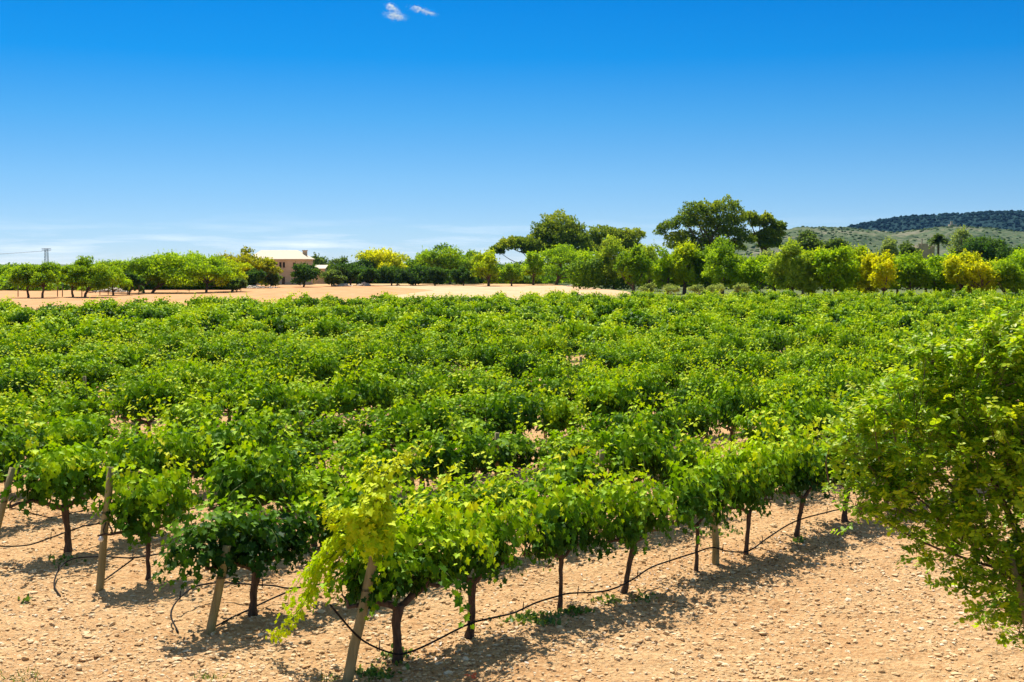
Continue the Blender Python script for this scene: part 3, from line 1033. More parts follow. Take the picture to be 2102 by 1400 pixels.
# pines
T('stone_pine', 'low leaning pine with flat horizontal layers, leftmost of the pines', 'pine', 'pine', 1060, 60, 488, 530, 268, 1110, [(1045, 505, 24, 13, 0), (1022, 516, 14, 9, 1), (1078, 502, 24, 11, -1), (1098, 512, 26, 14, 0), (1062, 498, 18, 9, 1)], 5200, .34, TG)
T('stone_pine', 'dome-topped pine with the dark rounded crown', 'pine', 'pine', 1147, 54, 437, 520, 272, 1150, [(1147, 462, 38, 22, 0), (1122, 478, 30, 18, 0), (1172, 476, 28, 18, 1), (1150, 486, 46, 18, -1), (1110, 492, 26, 14, 0), (1186, 490, 24, 14, 1), (1140, 502, 50, 14, 0), (1120, 516, 40, 13, 1), (1180, 512, 44, 14, 1)], 9500, .36, TG)
T('stone_pine', 'flat-topped pine with two low humps between the dome pine and the biggest pine', 'pine', 'pine', 1255, 64, 468, 520, 282, 1250, [(1232, 482, 28, 14, 0), (1262, 484, 26, 12, 1), (1300, 484, 22, 11, 0), (1215, 498, 24, 14, 0), (1280, 500, 34, 14, 0), (1240, 506, 34, 12, 1), (1220, 516, 36, 12, 0), (1290, 512, 30, 13, 1)], 8500, .36, TG)
T('stone_pine', 'biggest pine with a broad high crown and sky showing through', 'pine', 'pine', 1450, 110, 410, 520, 232, 1466, [(1425, 436, 26, 16, 0), (1455, 430, 24, 13, 1), (1492, 428, 30, 17, 0), (1405, 456, 26, 16, -1), (1440, 458, 34, 17, 1), (1480, 456, 34, 17, 0), (1514, 450, 22, 14, 1), (1372, 466, 20, 11, 0), (1355, 478, 13, 9, 0), (1385, 490, 20, 11, 0), (1410, 486, 24, 12, 1), (1505, 478, 28, 15, -1), (1528, 494, 22, 13, 0), (1430, 500, 20, 11, 0), (1395, 505, 26, 12, 1), (1460, 500, 28, 14, 2), (1500, 508, 30, 13, 1), (1420, 518, 30, 12, 2), (1480, 478, 40, 14, 2)], 10500, .32, TG)
T('stone_pine', 'smaller pine joined to the right of the biggest pine', 'pine', 'pine', 1572, 44, 440, 520, 236, 1560, [(1538, 448, 16, 10, 0), (1560, 460, 17, 10, 1), (1574, 452, 14, 11, 0), (1598, 468, 15, 11, 0), (1585, 482, 22, 13, 0), (1560, 490, 18, 12, 1), (1580, 502, 22, 11, 0)], 5200, .32, TG)
# the belt of leafy trees on the right
T('poplar_tree', 'tall pale green tree left of the biggest pine, highest of the leafy belt', 'column', 'pale', 1262, 34, 478, 590, 200, group=TG)
T('poplar_tree', 'low light green tree at the left end of the leafy belt', 'column', 'bright', 1215, 28, 514, 588, 215, group=TG)
T('poplar_tree', 'pale green pointed tree below the left arm of the biggest pine', 'column', 'pale', 1333, 34, 487, 592, 186, group=TG)
T('poplar_tree', 'yellow-green tree in front of the trunk of the biggest pine', 'column', 'lime', 1405, 32, 490, 594, 168, group=TG)
T('poplar_tree', 'rounded green tree in front of the right side of the biggest pine', 'round', 'green', 1482, 42, 491, 588, 157, group=TG)
T('poplar_tree', 'low green tree in front of the smaller pine', 'round', 'bright', 1547, 38, 524, 588, 154, group=TG)
T('broadleaf_tree', 'grey-green bush in the gap right of the smaller pine', 'round', 'grey', 1580, 30, 516, 560, 205, group=TG)
T('poplar_tree', 'tall pale green tree right of the pines before the rocky hill', 'column', 'pale', 1625, 42, 492, 590, 141, group=TG)
T('poplar_tree', 'slim yellow-green tree between two paler trees before the rocky hill', 'column', 'lime', 1668, 26, 498, 590, 142, group=TG)
T('poplar_tree', 'bright green tree left of the yellow bushes', 'column', 'bright', 1714, 36, 505, 590, 140, group=TG)
T('poplar_tree', 'broad lime tree touching the first yellow bush', 'round', 'lime', 1762, 32, 510, 590, 145, group=TG)
T('yellow_bush', 'narrow yellow-green bush left of the brightest yellow bush', 'column', 'yellow', 1782, 20, 514, 590, 140, group=TG, cat='bush')
T('yellow_bush', 'brightest yellow bush in the middle of the right-hand belt', 'shrub', 'yellow', 1815, 28, 522, 590, 137, group=TG, cat='bush')
T('broadleaf_tree', 'dense green tree right of the brightest yellow bush', 'round', 'green', 1868, 40, 520, 590, 140, group=TG)
T('broadleaf_tree', 'green tree below the palm', 'round', 'bright', 1928, 42, 515, 590, 143, group=TG)
T('yellow_bush', 'tall yellow bush left of the wider yellow bush at the right', 'column', 'yellow', 1975, 30, 513, 590, 139, group=TG, cat='bush')
T('yellow_bush', 'wide yellow bush near the right edge under the dark crown', 'shrub', 'yellow', 2016, 32, 524, 592, 137, group=TG, cat='bush')
T('broadleaf_tree', 'green tree near the right edge beside the wide yellow bush', 'round', 'green', 2062, 38, 522, 592, 138, group=TG)
T('broadleaf_tree', 'light green tree cut by the right edge', 'round', 'bright', 2105, 42, 506, 592, 141, group=TG)
T('broadleaf_tree', 'olive green round crown peeping over the belt before the hill', 'round', 'olive', 1660, 30, 472, 530, 222, group=TG)
T('broadleaf_tree', 'small dark crown peeping over the belt before the hill', 'round', 'olive', 1720, 20, 488, 530, 218, group=TG)
T('broadleaf_tree', 'pale thin tree rising over the yellow bushes', 'column', 'grey', 1822, 20, 490, 550, 200, group=TG)
T('broadleaf_tree', 'small green crown left of the brown ruin', 'round', 'olive', 1862, 18, 494, 540, 214, group=TG)
T('carob_tree', 'big dark dome-shaped tree above the yellow bush at the right', 'round', 'dark', 2036, 48, 484, 545, 212, group=TG)
T('broadleaf_tree', 'thin grey half-bare tree right of the palm', 'column', 'grey', 1970, 22, 468, 530, 224, group=TG, n=1100)
for (px, hw, yt, col, kd, lab) in (
        (1300, 26, 505, 'green', 'round', 'green tree in the back line between the two pale pointed trees'),
        (1370, 26, 512, 'bright', 'round', 'bright green tree in the back line left of the big pine trunk'),
        (1445, 28, 510, 'green', 'round', 'mid green tree in the back line right of the big pine trunk'),
        (1515, 26, 515, 'pale', 'column', 'pale tree in the back line below the gap between the two big pines'),
        (1590, 28, 530, 'bright', 'round', 'low bright tree in the back line right of the smaller pine'),
        (1648, 26, 510, 'green', 'round', 'green tree in the back line where the rocky hill begins'),
        (1692, 26, 512, 'lime', 'column', 'lime tree in the back line between slim yellow-green and bright trees'),
        (1740, 26, 516, 'green', 'round', 'green tree in the back line behind the broad lime tree'),
        (1842, 26, 528, 'bright', 'round', 'bright tree in the back line behind the brightest yellow bush'),
        (1900, 28, 522, 'lime', 'round', 'lime tree in the back line below the brown ruin'),
        (1952, 26, 526, 'green', 'round', 'green tree in the back line left of the tall yellow bush'),
        (2042, 28, 528, 'lime', 'round', 'lime tree in the back line right of the wide yellow bush'),
        (2085, 26, 518, 'green', 'round', 'green tree in the back line nearly at the right edge')):
    T('broadleaf_tree', lab, kd, col, px, hw, yt, 595, 158 + 10 * (px < 1600), group=TG)
for (px, hw, yt) in ((1332, 14, 582), (1378, 15, 584), (1427, 15, 585), (1470, 16, 585), (1520, 14, 582)):
    T('grey_bush', 'low grey-green bush at the foot of the leafy belt behind the vines', 'shrub', 'grey', px, hw, yt, 600, 124, group='low grey bushes behind the vines', leaf=.16, n=900, cat='bush', limbs=False)

# palm
pd = 232
p0 = Dp(1926, 494, pd)
t = thing('palm_tree', 'palm tree with a spiky fan of fronds over the right-hand belt', 'palm tree', (p0[0], pd, 0), 0, TG)
g = Geo()
g.tube(np.stack([np.linspace(.2, 0, 8), np.zeros(8), np.linspace(-.2, p0[2], 8)], -1), np.linspace(.28, .2, 8), 9, 0, 0, .12)
link('trunk', g.mesh('trunk', [M_tbark]), t)
g = Geo()
r = np.random.default_rng(3)
for k in range(44):
    a, e = r.uniform(0, 6.28), r.uniform(-.35, 1.35)
    d = np.array([math.cos(a) * math.cos(e), math.sin(a) * math.cos(e), math.sin(e)])
    tt = np.linspace(0, 1, 16)[:, None]
    L = r.uniform(1.9, 2.5)
    P = np.array([0, 0, p0[2]]) + d * tt * L + np.array([0, 0, -1]) * (tt ** 2) * .9
    g.tube(P[::3], np.linspace(.03, .008, 6), 4, 0, .3, cap=False)
    sd_ = unit(np.cross(d, [0, 0, 1.0])[None])[0]
    for s in (-1, 1):
        g.leaves(P, np.tile([0, 0, 1.0], (16, 1)) + r.normal(0, .3, (16, 3)), sd_ * s + d * .8 + [0, 0, -.3] + r.normal(0, .1, (16, 3)), np.linspace(.5, .3, 16), np.clip(r.normal(.4, .2, 16), 0, 1), KITE)
link('fronds', g.mesh('fronds', [TM['olive']]), t)

# far-off belt of trees closing the plain
g = Geo()
r = np.random.default_rng(9)
for (x0, x1, d, top, n) in ((-150, 560, 390, 541, 90), (500, 1350, 400, 538, 70), (1300, 2300, 380, 530, 70), (-100, 60, 260, 572, 26), (1180, 2250, 200, 530, 150), (-100, 1200, 268, 556, 190), (238, 470, 196, 566, 50), (-60, 262, 205, 573, 50)):
    for k in range(n):
        px = x0 + (x1 - x0) * (k + r.uniform(0, 1)) / n
        dd = d + r.uniform(-20, 20) * (d > 200)
        q = Dp(px, top + r.normal(2, 3), dd)
        h = max(q[2], 1.0)
        w = r.uniform(2.5, 4.5) if d > 200 else r.uniform(1.5, 2.4)
        m = 260
        dv = unit(r.normal(0, 1, (m, 3)))
        P = np.array([q[0], dd, h * .5]) + dv * [w, w * .7, h * .5] * (1 - np.abs(r.normal(0, .2, (m, 1))))
        g.leaves(P, dv + [0, 0, .5] + r.normal(0, .5, (m, 3)), r.normal(0, 1, (m, 3)), r.uniform(.4, .9, m) * (1 if d > 200 else .6), np.clip(r.normal(.35, .15, m) + r.normal(0, .22), 0, 1), KITE)
tag(link('distant_wood', g.mesh('distant_wood', [TM['green']])), 'low far-off belt of trees along the edge of the plain', 'trees', kind='stuff')

# ------------------------------------------------------------------ the shrubby tree at the right edge
M_carob = leaf_mat('carob_leaf', [(.025, .085, .010), (.11, .25, .010), (.28, .45, .012), (.50, .60, .018), (.62, .62, .02)], .46, .45, .25, 0, (1.05, 1.12, .4))
d0 = 10.8
tx = 2190
b = Dp(tx, 1500, d0)
t = thing('carob_tree', 'big leafy young tree with small oval leaves at the right edge', 'tree', (b[0], d0, 0))
lob = [(2062, 770, 85, 0), (1965, 800, 75, .2), (1862, 890, 95, 0), (1765, 925, 62, .1), (2000, 930, 130, -.1), (1810, 1010, 70, 0), (1905, 1050, 90, .1), (2085, 980, 130, -.3),
       (1985, 1120, 100, -.1), (2075, 1190, 95, -.2), (2080, 1275, 42, -.2), (2190, 860, 160, 0), (2250, 1060, 170, .1), (2045, 715, 40, .1), (1930, 745, 45, .2), (1760, 1040, 40, 0), (2200, 1230, 120, 0), (2120, 700, 60, .3)]
g, gb = Geo(), Geo()
r = np.random.default_rng(44)
tot = sum(l[2] ** 2 for l in lob)
org = np.array([b[0], d0, 0])
P_, N_, A_, S_, G_ = [], [], [], [], []
trunk_top = np.array([-.12, 0, 1.35])
gb_tr = Geo()
gb_tr.tube(smooth_path([[0, 0, -.1], [.03, .02, .5], [-.02, 0, 1.0], trunk_top], 4), np.linspace(.07, .045, 13), 9, 0, 0, .1)
for (lx, ly, lr, dy) in lob:
    c = Dp(lx, ly, d0) + [0, dy, 0] - org
    R = lr * d0 / F
    gb.tube(smooth_path([trunk_top * [1, 1, r.uniform(.7, 1)], trunk_top * .4 + c * .6 + [0, 0, -.1], c], 5), np.linspace(.016, .005, 11), 6)
    for k in range(int(1750 * lr * lr / tot)):
        dv = unit(r.normal(0, 1, (1, 3)) + [[0, 0, .25]])[0]
        p = c + dv * R * (r.random() ** .45) * .92
        dr = unit((dv + [0, 0, .55] + r.normal(0, .4, 3))[None])[0]
        L = r.uniform(.12, .30)
        tip = p + dr * L
        gb.tube([p - dr * .08, p, tip], [.004, .003, .0015], 3, cap=False)
        ln = r.integers(3, 6)
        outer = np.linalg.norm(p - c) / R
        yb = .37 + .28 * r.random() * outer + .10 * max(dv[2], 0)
        for q in range(ln):                      # pinnate leaves: a stalk with paired oval leaflets
            bp = p + dr * L * (q + .6) / ln
            ld = unit((dr * .55 + r.normal(0, .7, 3) + [0, 0, .1])[None])[0]
            ll = r.uniform(.06, .11)
            pn = r.integers(3, 5)
            up = unit((np.array([0, 0, 1]) + r.normal(0, .45, 3))[None])[0]
            sdv = unit(np.cross(ld, up)[None])[0]
            for w in range(pn):
                f = (w + .5) / pn
                for s in (-1, 1):
                    P_.append(bp + ld * ll * f)
                    N_.append(up + r.normal(0, .3, 3))
                    A_.append(sdv * s + ld * .55 + r.normal(0, .15, 3))
                    S_.append(r.uniform(.040, .066))
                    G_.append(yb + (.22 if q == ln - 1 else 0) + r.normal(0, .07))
for (sx, sy, L) in ((2062, 655, .75), (2040, 672, .6), (1928, 712, .55), (1985, 705, .5), (2098, 640, .7), (1868, 790, .5), (1795, 842, .45), (1900, 735, .4), (2020, 690, .5), (1748, 860, .4), (1712, 900, .4), (2085, 700, .6), (1950, 690, .4), (1835, 815, .4)):
    tip = Dp(sx, sy, d0 + r.normal(0, .15)) - org
    foot = tip - np.array([r.normal(.05, .08), 0, L])
    gb.tube(smooth_path([foot, (foot + tip) / 2 + r.normal(0, .03, 3), tip], 5), np.linspace(.007, .002, 11), 4, cap=False)
    for q in range(int(L * 34)):
        f = (q + .5) / int(L * 34)
        bp = foot + (tip - foot) * f
        ld = unit((np.array([0, 0, .5]) + r.normal(0, .8, 3))[None])[0]
        up = unit((np.array([0, 0, 1]) + r.normal(0, .4, 3))[None])[0]
        sdv = unit(np.cross(ld, up)[None])[0]
        for w in range(4):
            for sgn in (-1, 1):
                P_.append(bp + ld * .10 * (1 - .5 * f) * (w + .5) / 4)
                N_.append(up + r.normal(0, .3, 3))
                A_.append(sdv * sgn + ld * .55)
                S_.append(r.uniform(.032, .056) * (1.15 - .4 * f))
                G_.append(.52 + .22 * f + r.normal(0, .06))
g.leaves(np.array(P_), np.array(N_), np.array(A_), np.array(S_), np.clip(np.array(G_), 0, .98), OVAL)
link('crown', g.mesh('crown', [M_carob]), t)
link('trunk', gb_tr.mesh('trunk', [M_tbark]), t)
link('branches', gb.mesh('branches', [M_tbark]), t)
make_post('wooden_stake', 'pale slanting stake tied beside the leafy young tree at the right edge', Dp(2168, 1521, d0 - .35) * [1, 1, 0], Dp(2074, 1140, d0 - .35), .028, None)

# ------------------------------------------------------------------ house
def stone_mat(name, c0, c1):
    m, t, out = base_mat(name)
    tcn = nd(t, 'ShaderNodeTexCoord')
    br = nd(t, 'ShaderNodeTexBrick')
    mpn = nd(t, 'ShaderNodeMapping')
    mpn.inputs['Rotation'].default_value = (math.pi / 2, 0, 0)
    t.links.new(tcn.outputs['Object'], mpn.inputs[0])
    t.links.new(mpn.outputs[0], br.inputs[0])
    br.inputs['Scale'].default_value = 1.6
    br.inputs['Color1'].default_value = (*c0, 1)
    br.inputs['Color2'].default_value = (*c1, 1)
    br.inputs['Mortar'].default_value = (.5, .4, .28, 1)
    nn = nd(t, 'ShaderNodeTexNoise')
    nn.inputs['Scale'].default_value = 3
    mx = nd(t, 'ShaderNodeMix', data_type='RGBA', blend_type='MULTIPLY')
    mx.inputs[0].default_value = .6
    t.links.new(br.outputs[0], mx.inputs[6])
    t.links.new(ramp(t, nn.outputs[0], [(.3, (.6, .6, .6)), (.7, (1, 1, 1))]), mx.inputs[7])
    pb = nd(t, 'ShaderNodeBsdfPrincipled')
    t.links.new(mx.outputs[2], pb.inputs['Base Color'])
    pb.inputs['Roughness'].default_value = .9
    t.links.new(pb.outputs[0], out.inputs[0])
    return m


M_stone = stone_mat('stone_wall', (.64, .47, .29), (.72, .55, .36))
M_tile = rough_mat('roof_tile', (.58, .47, .33), (.74, .64, .48), 2.5, .85, .3, (6, 1, 1))
M_glass = rough_mat('dark_glass', (.02, .02, .025), (.04, .04, .05), 2, .15, 0, spec=.5)
M_frame = rough_mat('brown_frame', (.10, .05, .03), (.16, .08, .05), 5, .7, 0)

HD = 240
hs_ = HD / F
hx0, hx1 = (512 - CX) * hs_, (630 - CX) * hs_
zw = Dp(560, 533, HD)[2]
zr = Dp(560, 516, HD + 4)[2]
t = thing('farmhouse', 'two-storey brown stone farmhouse with a pale tiled roof', 'house', ((hx0 + hx1) / 2, HD, 0), 0.0)
hw2, dep = (hx1 - hx0) / 2, 8.0
g = Geo()
th = .35
wins = [(574, 544, 9, 13), (582, 544, 0, 0)]


def wx(px):
    return (px - CX) * hs_ - (hx0 + hx1) / 2


def wz(py):
    return Dp(560, py, HD)[2]


ops = [(wx(574), wx(579), wz(549.5), wz(538)), (wx(581), wx(586), wz(549.5), wz(538)), (wx(602), wx(608), wz(549), wz(539)), (wx(579), wx(585.5), .05, wz(568)), (wx(522), wx(528), wz(550), wz(539)), (wx(544), wx(550), wz(550), wz(539))]
# front wall cut round the openings, on a grid of panels
xs = sorted({-hw2, hw2, *[a for o in ops for a in o[:2]]})
zs = sorted({-.2, zw, *[a for o in ops for a in o[2:]]})
for i in range(len(xs) - 1):
    for k in range(len(zs) - 1):
        cx, cz = (xs[i] + xs[i + 1]) / 2, (zs[k] + zs[k + 1]) / 2
        if any(o[0] < cx < o[1] and o[2] < cz < o[3] for o in ops):
            continue
        g.box((xs[i], 0, zs[k]), (xs[i + 1], th, zs[k + 1]))
g.box((-hw2, th, -.2), (-hw2 + th, dep - th, zw))
g.box((hw2 - th, th, -.2), (hw2, dep - th, zw))
g.box((-hw2, dep - th, -.2), (hw2, dep, zw))
link('wall', g.mesh('wall', [M_stone], smooth=False), t)
g = Geo()
e = .32
ra, rb = -hw2 + 1.6, hw2 - 2.4
V = [(-hw2 - e, -e, zw), (hw2 + e, -e, zw), (hw2 + e, dep + e, zw), (-hw2 - e, dep + e, zw), (ra, dep / 2, zr + .1), (rb, dep / 2, zr + .1)]
V = V + [(x, y, z + .14) for x, y, z in V]
F_ = [[6, 7, 11, 10], [7, 8, 11], [8, 9, 10, 11], [9, 6, 10], [0, 3, 2, 1], [0, 1, 7, 6], [1, 2, 8, 7], [2, 3, 9, 8], [3, 0, 6, 9]]
g.add(V, [a for f in F_ for a in f], [len(f) for f in F_])
rf = link('roof', g.mesh('roof', [M_tile], smooth=False), t)
g = Geo()
cxp = wx(620)
g.box((cxp - .4, dep / 2 - .4, zw + .2), (cxp + .4, dep / 2 + .4, zr + .1))
g.box((cxp - .5, dep / 2 - .5, zr + .1), (cxp + .5, dep / 2 + .5, zr + .25))
link('chimney', g.mesh('chimney', [M_stone], smooth=False), rf)
for i, o in enumerate(ops):
    g = Geo()
    f = .09
    g.box((o[0], .12, o[2]), (o[0] + f, .2, o[3])); g.box((o[1] - f, .12, o[2]), (o[1], .2, o[3]))
    g.box((o[0] + f, .12, o[3] - f), (o[1] - f, .2, o[3])); g.box((o[0] + f, .12, o[2]), (o[1] - f, .2, o[2] + f))
    w = link('door' if i == 3 else 'window', g.mesh('frame', [M_frame], smooth=False), t)
    g = Geo()
    g.box((o[0] + f, .15, o[2] + f), (o[1] - f, .17, o[3] - f))
    link('panel' if i == 3 else 'pane', g.mesh('pane', [M_glass], smooth=False), w)
# annex
t = thing('outbuilding', 'small low pinkish outbuilding right of the farmhouse among trees', 'house', ((656 - CX) * 250 / F, 250, 0))
g = Geo()
zz = Dp(656, 552, 250)[2]
g.box((-1.1, 0, -.2), (1.1, 3, zz))
link('wall', g.mesh('wall', [M_stone], smooth=False), t)
g = Geo()
V = [(-1.3, -.3, zz), (1.3, -.3, zz), (1.3, 3.3, zz + .7), (-1.3, 3.3, zz + .7)]
V = V + [(x, y, z + .1) for x, y, z in V]
g.add(V, [0, 3, 2, 1, 4, 5, 6, 7, 0, 1, 5, 4, 1, 2, 6, 5, 2, 3, 7, 6, 3, 0, 4, 7], [4] * 6)
link('roof', g.mesh('roof', [M_tile], smooth=False), t)
# brown ruin beside the palm
t = thing('ruined_house', 'low brown ruined wall with an upright post beside the palm', 'ruin', ((1896 - CX) * 236 / F, 236, 0))
g = Geo()
zz = Dp(1896, 500, 236)[2]
g.box((-1.2, 0, -.2), (.6, .5, zz)); g.box((.6, 0, -.2), (1.9, .5, zz - .5)); g.box((-1.2, .5, -.2), (-.8, 3, zz - .3))
link('wall', g.mesh('wall', [M_stone], smooth=False), t)
g = Geo()
g.box((-.75, -.3, -.2), (-.55, -.1, zz + .8)); g.box((1.2, -.3, -.2), (1.35, -.1, zz + .2))
link('post', g.mesh('post', [M_stone], smooth=False), t)

# rubble heaps, low wall and fence posts in the left field
M_rock = rough_mat('pale_rock', (.45, .36, .26), (.66, .58, .46), 3, .9, .4)
r = np.random.default_rng(61)


def heap(label, px, py, w, h, n, cat='rubble heap'):
    p = Zp(px, py)
    g = Geo()
    s = p[1] / F
    for k in range(n):
        a = r.normal(0, .4, 2)
        c = np.array([a[0] * w * s, a[1] * w * s * .7, max(.03, h * s * (1 - np.hypot(*a) * .9) * r.uniform(.3, 1))])
        V = _iv * r.uniform(.7, 1.3, (12, 1)) * r.uniform(.16, .34) * np.array([1.3, 1.2, .8]) + c
        g.add(V, _if, np.full(20, 3))
    o = link('rubble_heap', g.mesh('rubble_heap', [M_rock], smooth=False), None, p)
    tag(o, label, cat, 'rubble heaps in the fields')


heap('flat pale rubble heap on the sand edge below the olive tree', 702, 588, 22, 5, 60)
heap('small white rubble heap on the sand edge below the dark trees', 748, 587, 13, 7, 45)
heap('long rubble bank at the right end of the red field', 232, 600, 34, 10, 110)
heap('stony bank below the tiny olive tree', 520, 592, 40, 5, 90)
heap('grey rubble heap on the sand edge right of the bright umbrella-shaped tree', 1178, 588, 16, 4, 30)
for i, px in enumerate((37, 118, 128, 168, 205, 222, 262, 285)):
    p = Zp(px, 609 - (px > 200) * 4)
    g = Geo()
    g.tube([[0, 0, -.1], [.02, 0, .6], [.03, 0, 1.3]], [.06, .06, .05], 6)
    tag(link('fence_post', g.mesh('fence_post', [M_tbark]), None, p), 'thin dark fence post standing on the red field', 'fence post', 'fence posts on the red field')

# ------------------------------------------------------------------ pylon with its cables
M_steel = rough_mat('grey_steel', (.34, .36, .38), (.45, .46, .48), 1, .6, 0)
PD = 620
p = Dp(95, 510, PD)
t = thing('power_pylon', 'grey lattice power pylon with a flat crossarm beyond the left trees', 'pylon', (p[0], PD, 0))
hp = p[2]
g = Geo()
lv = np.linspace(0, 1, 9)
wd = np.interp(lv, [0, .6, 1], [1.15, .75, .65])
cs = [(-1, -1), (1, -1), (1, 1), (-1, 1)]
for sx, sy in cs:
    g.tube(np.stack([sx * wd, sy * wd, lv * hp - .3 * (lv == 0)], -1), .08, 5)
for k in range(8):
    for i in range(4):
        a, b_ = cs[i], cs[(i + 1) % 4]
        A0, B0 = np.array([a[0] * wd[k], a[1] * wd[k], lv[k] * hp]), np.array([b_[0] * wd[k], b_[1] * wd[k], lv[k] * hp])
        A1, B1 = np.array([a[0] * wd[k + 1], a[1] * wd[k + 1], lv[k + 1] * hp]), np.array([b_[0] * wd[k + 1], b_[1] * wd[k + 1], lv[k + 1] * hp])
        g.tube([A0, B1], .045, 4); g.tube([B0, A1], .045, 4); g.tube([A1, B1], .045, 4)
link('lattice', g.mesh('lattice', [M_steel]), t)
g = Geo()
for z in (hp, hp - .9):
    g.tube([[-2.3, 0, z], [2.3, 0, z]], .10, 5)
for x in np.linspace(-2.2, 2.2, 9):
    g.tube([[x, 0, hp], [x + .25, 0, hp - .9]], .08, 4)
link('crossarm', g.mesh('crossarm', [M_steel]), t)
for i, x in enumerate((-2.1, 0, 2.1)):
    g = Geo()
    a0 = np.array([p[0] + x, PD, hp - 1.2])
    tt = np.linspace(0, 1, 14)[:, None]
    far = np.array([p[0] - 260, PD + 60, hp + 1])
    P = a0 + (far - a0) * tt - np.array([0, 0, 5.0]) * (4 * tt * (1 - tt))
    g.tube(P, .035, 4)
    tag(link('power_cable', g.mesh('power_cable', [M_steel])), 'thin sagging power cable running left from the pylon', 'cable', 'cables of the pylon')

# ------------------------------------------------------------------ hills
def hill(name, prof, D, half, mat, amp, cell, seed):
    xs_ = np.arange(prof[0][0], prof[-1][0] + .1, cell)
    zt = np.interp(xs_, [a for a, b in prof], [b for a, b in prof])
    zt = np.array([Dp(px, py, D)[2] for px, py in zip(xs_, zt)])
    k = np.ones(9) / 9
    zt = np.convolve(np.pad(zt, 4, mode='edge'), k, 'valid')
    ws = np.linspace(-1, 1, 70)
    Xg = ((xs_ - CX) * D / F)[None] * (1 + ws[:, None] * half / D)
    Yg = D + ws[:, None] * half + np.zeros_like(Xg)
    cross = np.cos(ws * math.pi / 2) ** 1.3
    Z = zt[None] * cross[:, None] * (1 + .10 * (vnoise(Xg / 160, Yg / 160, seed) - .5) * np.abs(ws[:, None]) * 2)
    Z += ((vnoise(Xg / 9, Yg / 9, seed + 1) - .5) * amp + (vnoise(Xg / 4.2, Yg / 4.2, seed + 2) - .5) * amp * .7) * np.minimum(cross[:, None] * 2, 1) * np.clip(zt[None] / 15, 0, 1)
    Z -= 2.0 * (np.abs(ws[:, None]) > .99)
    g = Geo()
    nx, ny = len(xs_), 70
    i, j = np.meshgrid(np.arange(nx - 1), np.arange(ny - 1))
    b0 = (j * nx + i).ravel()
    q = np.stack([b0, b0 + 1, b0 + nx + 1, b0 + nx], -1)
    g.add(np.stack([Xg, Yg, Z], -1), q, np.full(len(q), 4))
    o = link(name, g.mesh(name, [mat], smooth=False))
    o['kind'] = 'structure'
    return Xg, Yg, Z


def scrub_mat():
    m, t, out = base_mat('scrubland')
    gg = nd(t, 'ShaderNodeNewGeometry')
    def nz_(s, d=4):
        n_ = nd(t, 'ShaderNodeTexNoise')
        n_.inputs['Scale'].default_value = s
        n_.inputs['Detail'].default_value = d
        t.links.new(gg.outputs['Position'], n_.inputs[0])
        return n_.outputs[0]
    a = ramp(t, nz_(.02, 6), [(.40, (.070, .105, .050)), (.55, (.12, .145, .075)), (.66, (.25, .22, .15)), (.76, (.40, .33, .25))])
    b_ = ramp(t, nz_(.16, 3), [(.45, (.055, .09, .042)), (.62, (.17, .17, .10))])
    mx = nd(t, 'ShaderNodeMix', data_type='RGBA')
    mx.inputs[0].default_value = .45
    t.links.new(a, mx.inputs[6]); t.links.new(b_, mx.inputs[7])
    pb = nd(t, 'ShaderNodeBsdfPrincipled')
    pb.inputs['Roughness'].default_value = 1
    pb.inputs['Specular IOR Level'].default_value = 0
    t.links.new(mx.outputs[2], pb.inputs['Base Color'])
    t.links.new(pb.outputs[0], out.inputs[0])
    return m


WX, WY, WZ = hill('wooded_hill', [(1500, 540), (1640, 500), (1700, 482), (1750, 467), (1800, 455), (1850, 448), (1950, 442), (2050, 437), (2110, 437), (2200, 436), (2400, 440), (2700, 470), (3000, 540)], 2300, 500,
     rough_mat('hill_wood', (.014, .034, .036), (.034, .066, .060), .06, 1, 0, spec=0), 4.0, 1.6, 31)
HX, HY, HZ = hill('rocky_hill', [(1330, 540), (1440, 505), (1550, 480), (1600, 472), (1640, 469), (1700, 468), (1760, 470), (1831, 480), (1880, 474), (1955, 466), (2010, 468), (2060, 474), (2102, 479), (2250, 490), (2500, 540)], 1400, 330,
     scrub_mat(), 3.0, 2.0, 51)
# scrub growing on the rocky hill
g = Geo()
r = np.random.default_rng(71)
for k in range(3600):
    a, b_ = r.integers(2, 40), r.integers(0, HX.shape[1])
    if HZ[a, b_] < 3 or vnoise(HX[a, b_] / 34., HY[a, b_] / 34., 9) + .25 * r.random() < .55:
        continue
    c = np.array([HX[a, b_], HY[a, b_], HZ[a, b_]])
    s = r.uniform(.7, 1.9)
    V = _iv * r.uniform(.6, 1.35, (12, 1)) * s * np.array([1.2, 1.2, .9]) + c
    g.add(V, _if, np.full(20, 3), 0, np.clip(r.normal(.4, .25), 0, 1))
tag(link('hill_scrub', g.mesh('hill_scrub', [TM['olive']])), 'scrub bushes dotted over the rocky hill', 'scrub', kind='stuff')
g = Geo()
for k in range(9000):
    a, b_ = r.integers(2, 40), r.integers(0, WX.shape[1])
    if WZ[a, b_] < 30:
        continue
    c = np.array([WX[a, b_] + r.normal(0, 3), WY[a, b_] + r.normal(0, 6), WZ[a, b_] + .5])
    V = _iv * r.uniform(.6, 1.35, (12, 1)) * r.uniform(1.8, 4.2) * np.array([1.1, 1.1, .95]) + c
    g.add(V, _if, np.full(20, 3), 0, np.clip(r.normal(.35, .25), 0, 1))
M_forest = leaf_mat('forest_leaf', [(.010, .030, .034), (.022, .055, .052), (.045, .090, .075)], .2, .8, 0, 0)
tag(link('hill_forest', g.mesh('hill_forest', [M_forest])), 'dark blue-green forest covering the far ridge', 'forest', kind='stuff')
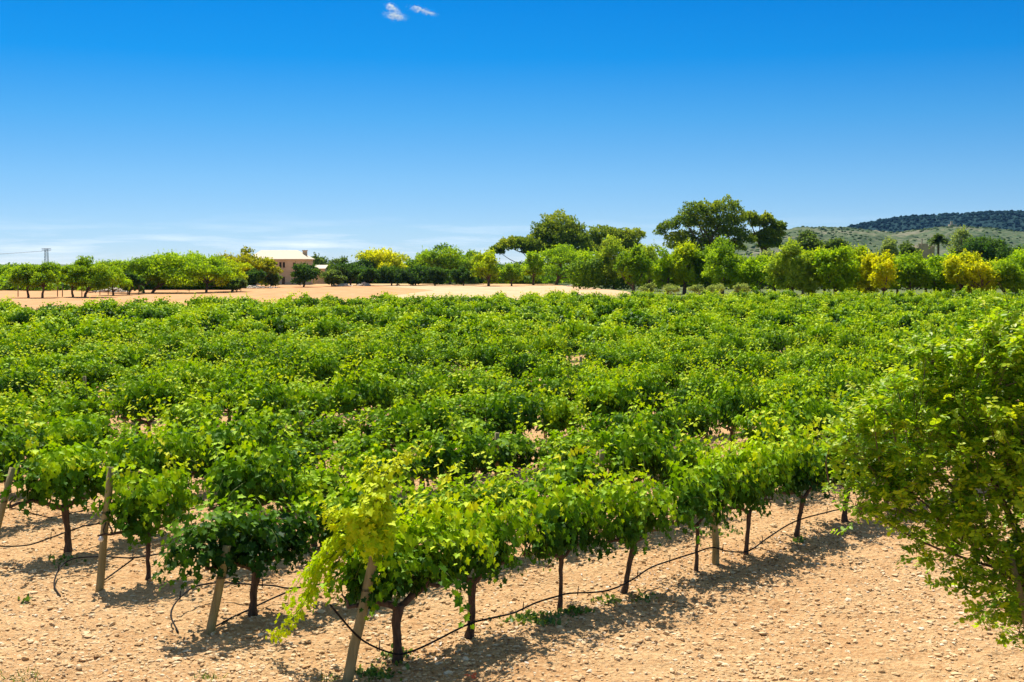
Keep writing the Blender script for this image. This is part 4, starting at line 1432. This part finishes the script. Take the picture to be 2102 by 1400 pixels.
# hilltop ruin
c = Dp(1955, 467, 1395)
t = Geo()
t.box((-4, -3, -4), (4, 3, 3.5)); t.box((-2.5, -2, 3.5), (-.5, 0, 7.0)); t.box((4, -2, -4), (9, 2, 1))
tag(link('hilltop_tower', t.mesh('hilltop_tower', [M_stone], smooth=False), None, c), 'tiny stone tower on the crest of the rocky hill', 'tower')

# ------------------------------------------------------------------ the two small clouds
M_cloud, ct, co_ = base_mat('cloud_vapour')
pb = nd(ct, 'ShaderNodeBsdfDiffuse')
pb.inputs['Color'].default_value = (.9, .9, .9, 1)
tb = nd(ct, 'ShaderNodeBsdfTranslucent')
tb.inputs['Color'].default_value = (.9, .9, .9, 1)
mxs = nd(ct, 'ShaderNodeMixShader')
mxs.inputs[0].default_value = .5
ct.links.new(pb.outputs[0], mxs.inputs[1]); ct.links.new(tb.outputs[0], mxs.inputs[2])
ct.links.new(mxs.outputs[0], co_.inputs[0])


def cloud(label, puffs, seed):
    r = np.random.default_rng(seed)
    D = 2400
    c0 = Dp(puffs[0][0], puffs[0][1], D)
    g = Geo()
    s = D / F
    for (px, py, rx, ry, rot, n) in puffs:
        n = int(n * 1.7)
        a = r.normal(0, .42, (n, 3))
        x, y = a[:, 0] * rx, a[:, 1] * ry
        cr, sr = math.cos(rot), math.sin(rot)
        wob = (vnoise(x * .35 + seed, y * .35, 5) - .5) * 5
        P = np.stack([(px + x * cr - y * sr) * 1.0, a[:, 2], (py + x * sr + y * cr + wob)], -1)
        W = np.array([Dp(q[0], q[2], D) for q in P]) - c0
        W[:, 1] = a[:, 2] * ry * s
        g.leaves(W, r.normal(0, 1, (n, 3)), r.normal(0, 1, (n, 3)), r.uniform(.35, 1.0, n), np.zeros(n), KITE)
    tag(link('cloud', g.mesh('cloud', [M_cloud]), None, c0), label, 'cloud', 'small clouds near the top')


cloud('small white puffy cloud, the brighter left one near the top', [(812, 33, 22, 9, .15, 1500), (806, 17, 16, 8, .5, 700), (800, 12, 9, 5, .2, 200)], 1)
cloud('thin wispy cloud right of the brighter puffy cloud', [(866, 22, 26, 5, .22, 600), (855, 16, 14, 4, .1, 200), (884, 28, 12, 4, .1, 200)], 2)

# ------------------------------------------------------------------ thin air haze over the plain
g = Geo()
g.box((-4100, -120, -1.5), (4100, 4100, 150))
M_air, at_, ao_ = base_mat('air')
pv = nd(at_, 'ShaderNodeVolumePrincipled')
pv.inputs['Color'].default_value = (.22, .50, 1.0, 1)
pv.inputs['Density'].default_value = 0.00003
pv.inputs['Anisotropy'].default_value = 0.2
at_.links.new(pv.outputs[0], ao_.inputs['Volume'])
tag(link('haze', g.mesh('haze', [M_air], smooth=False)), 'thin bluish air haze over the plain', 'haze', kind='stuff')
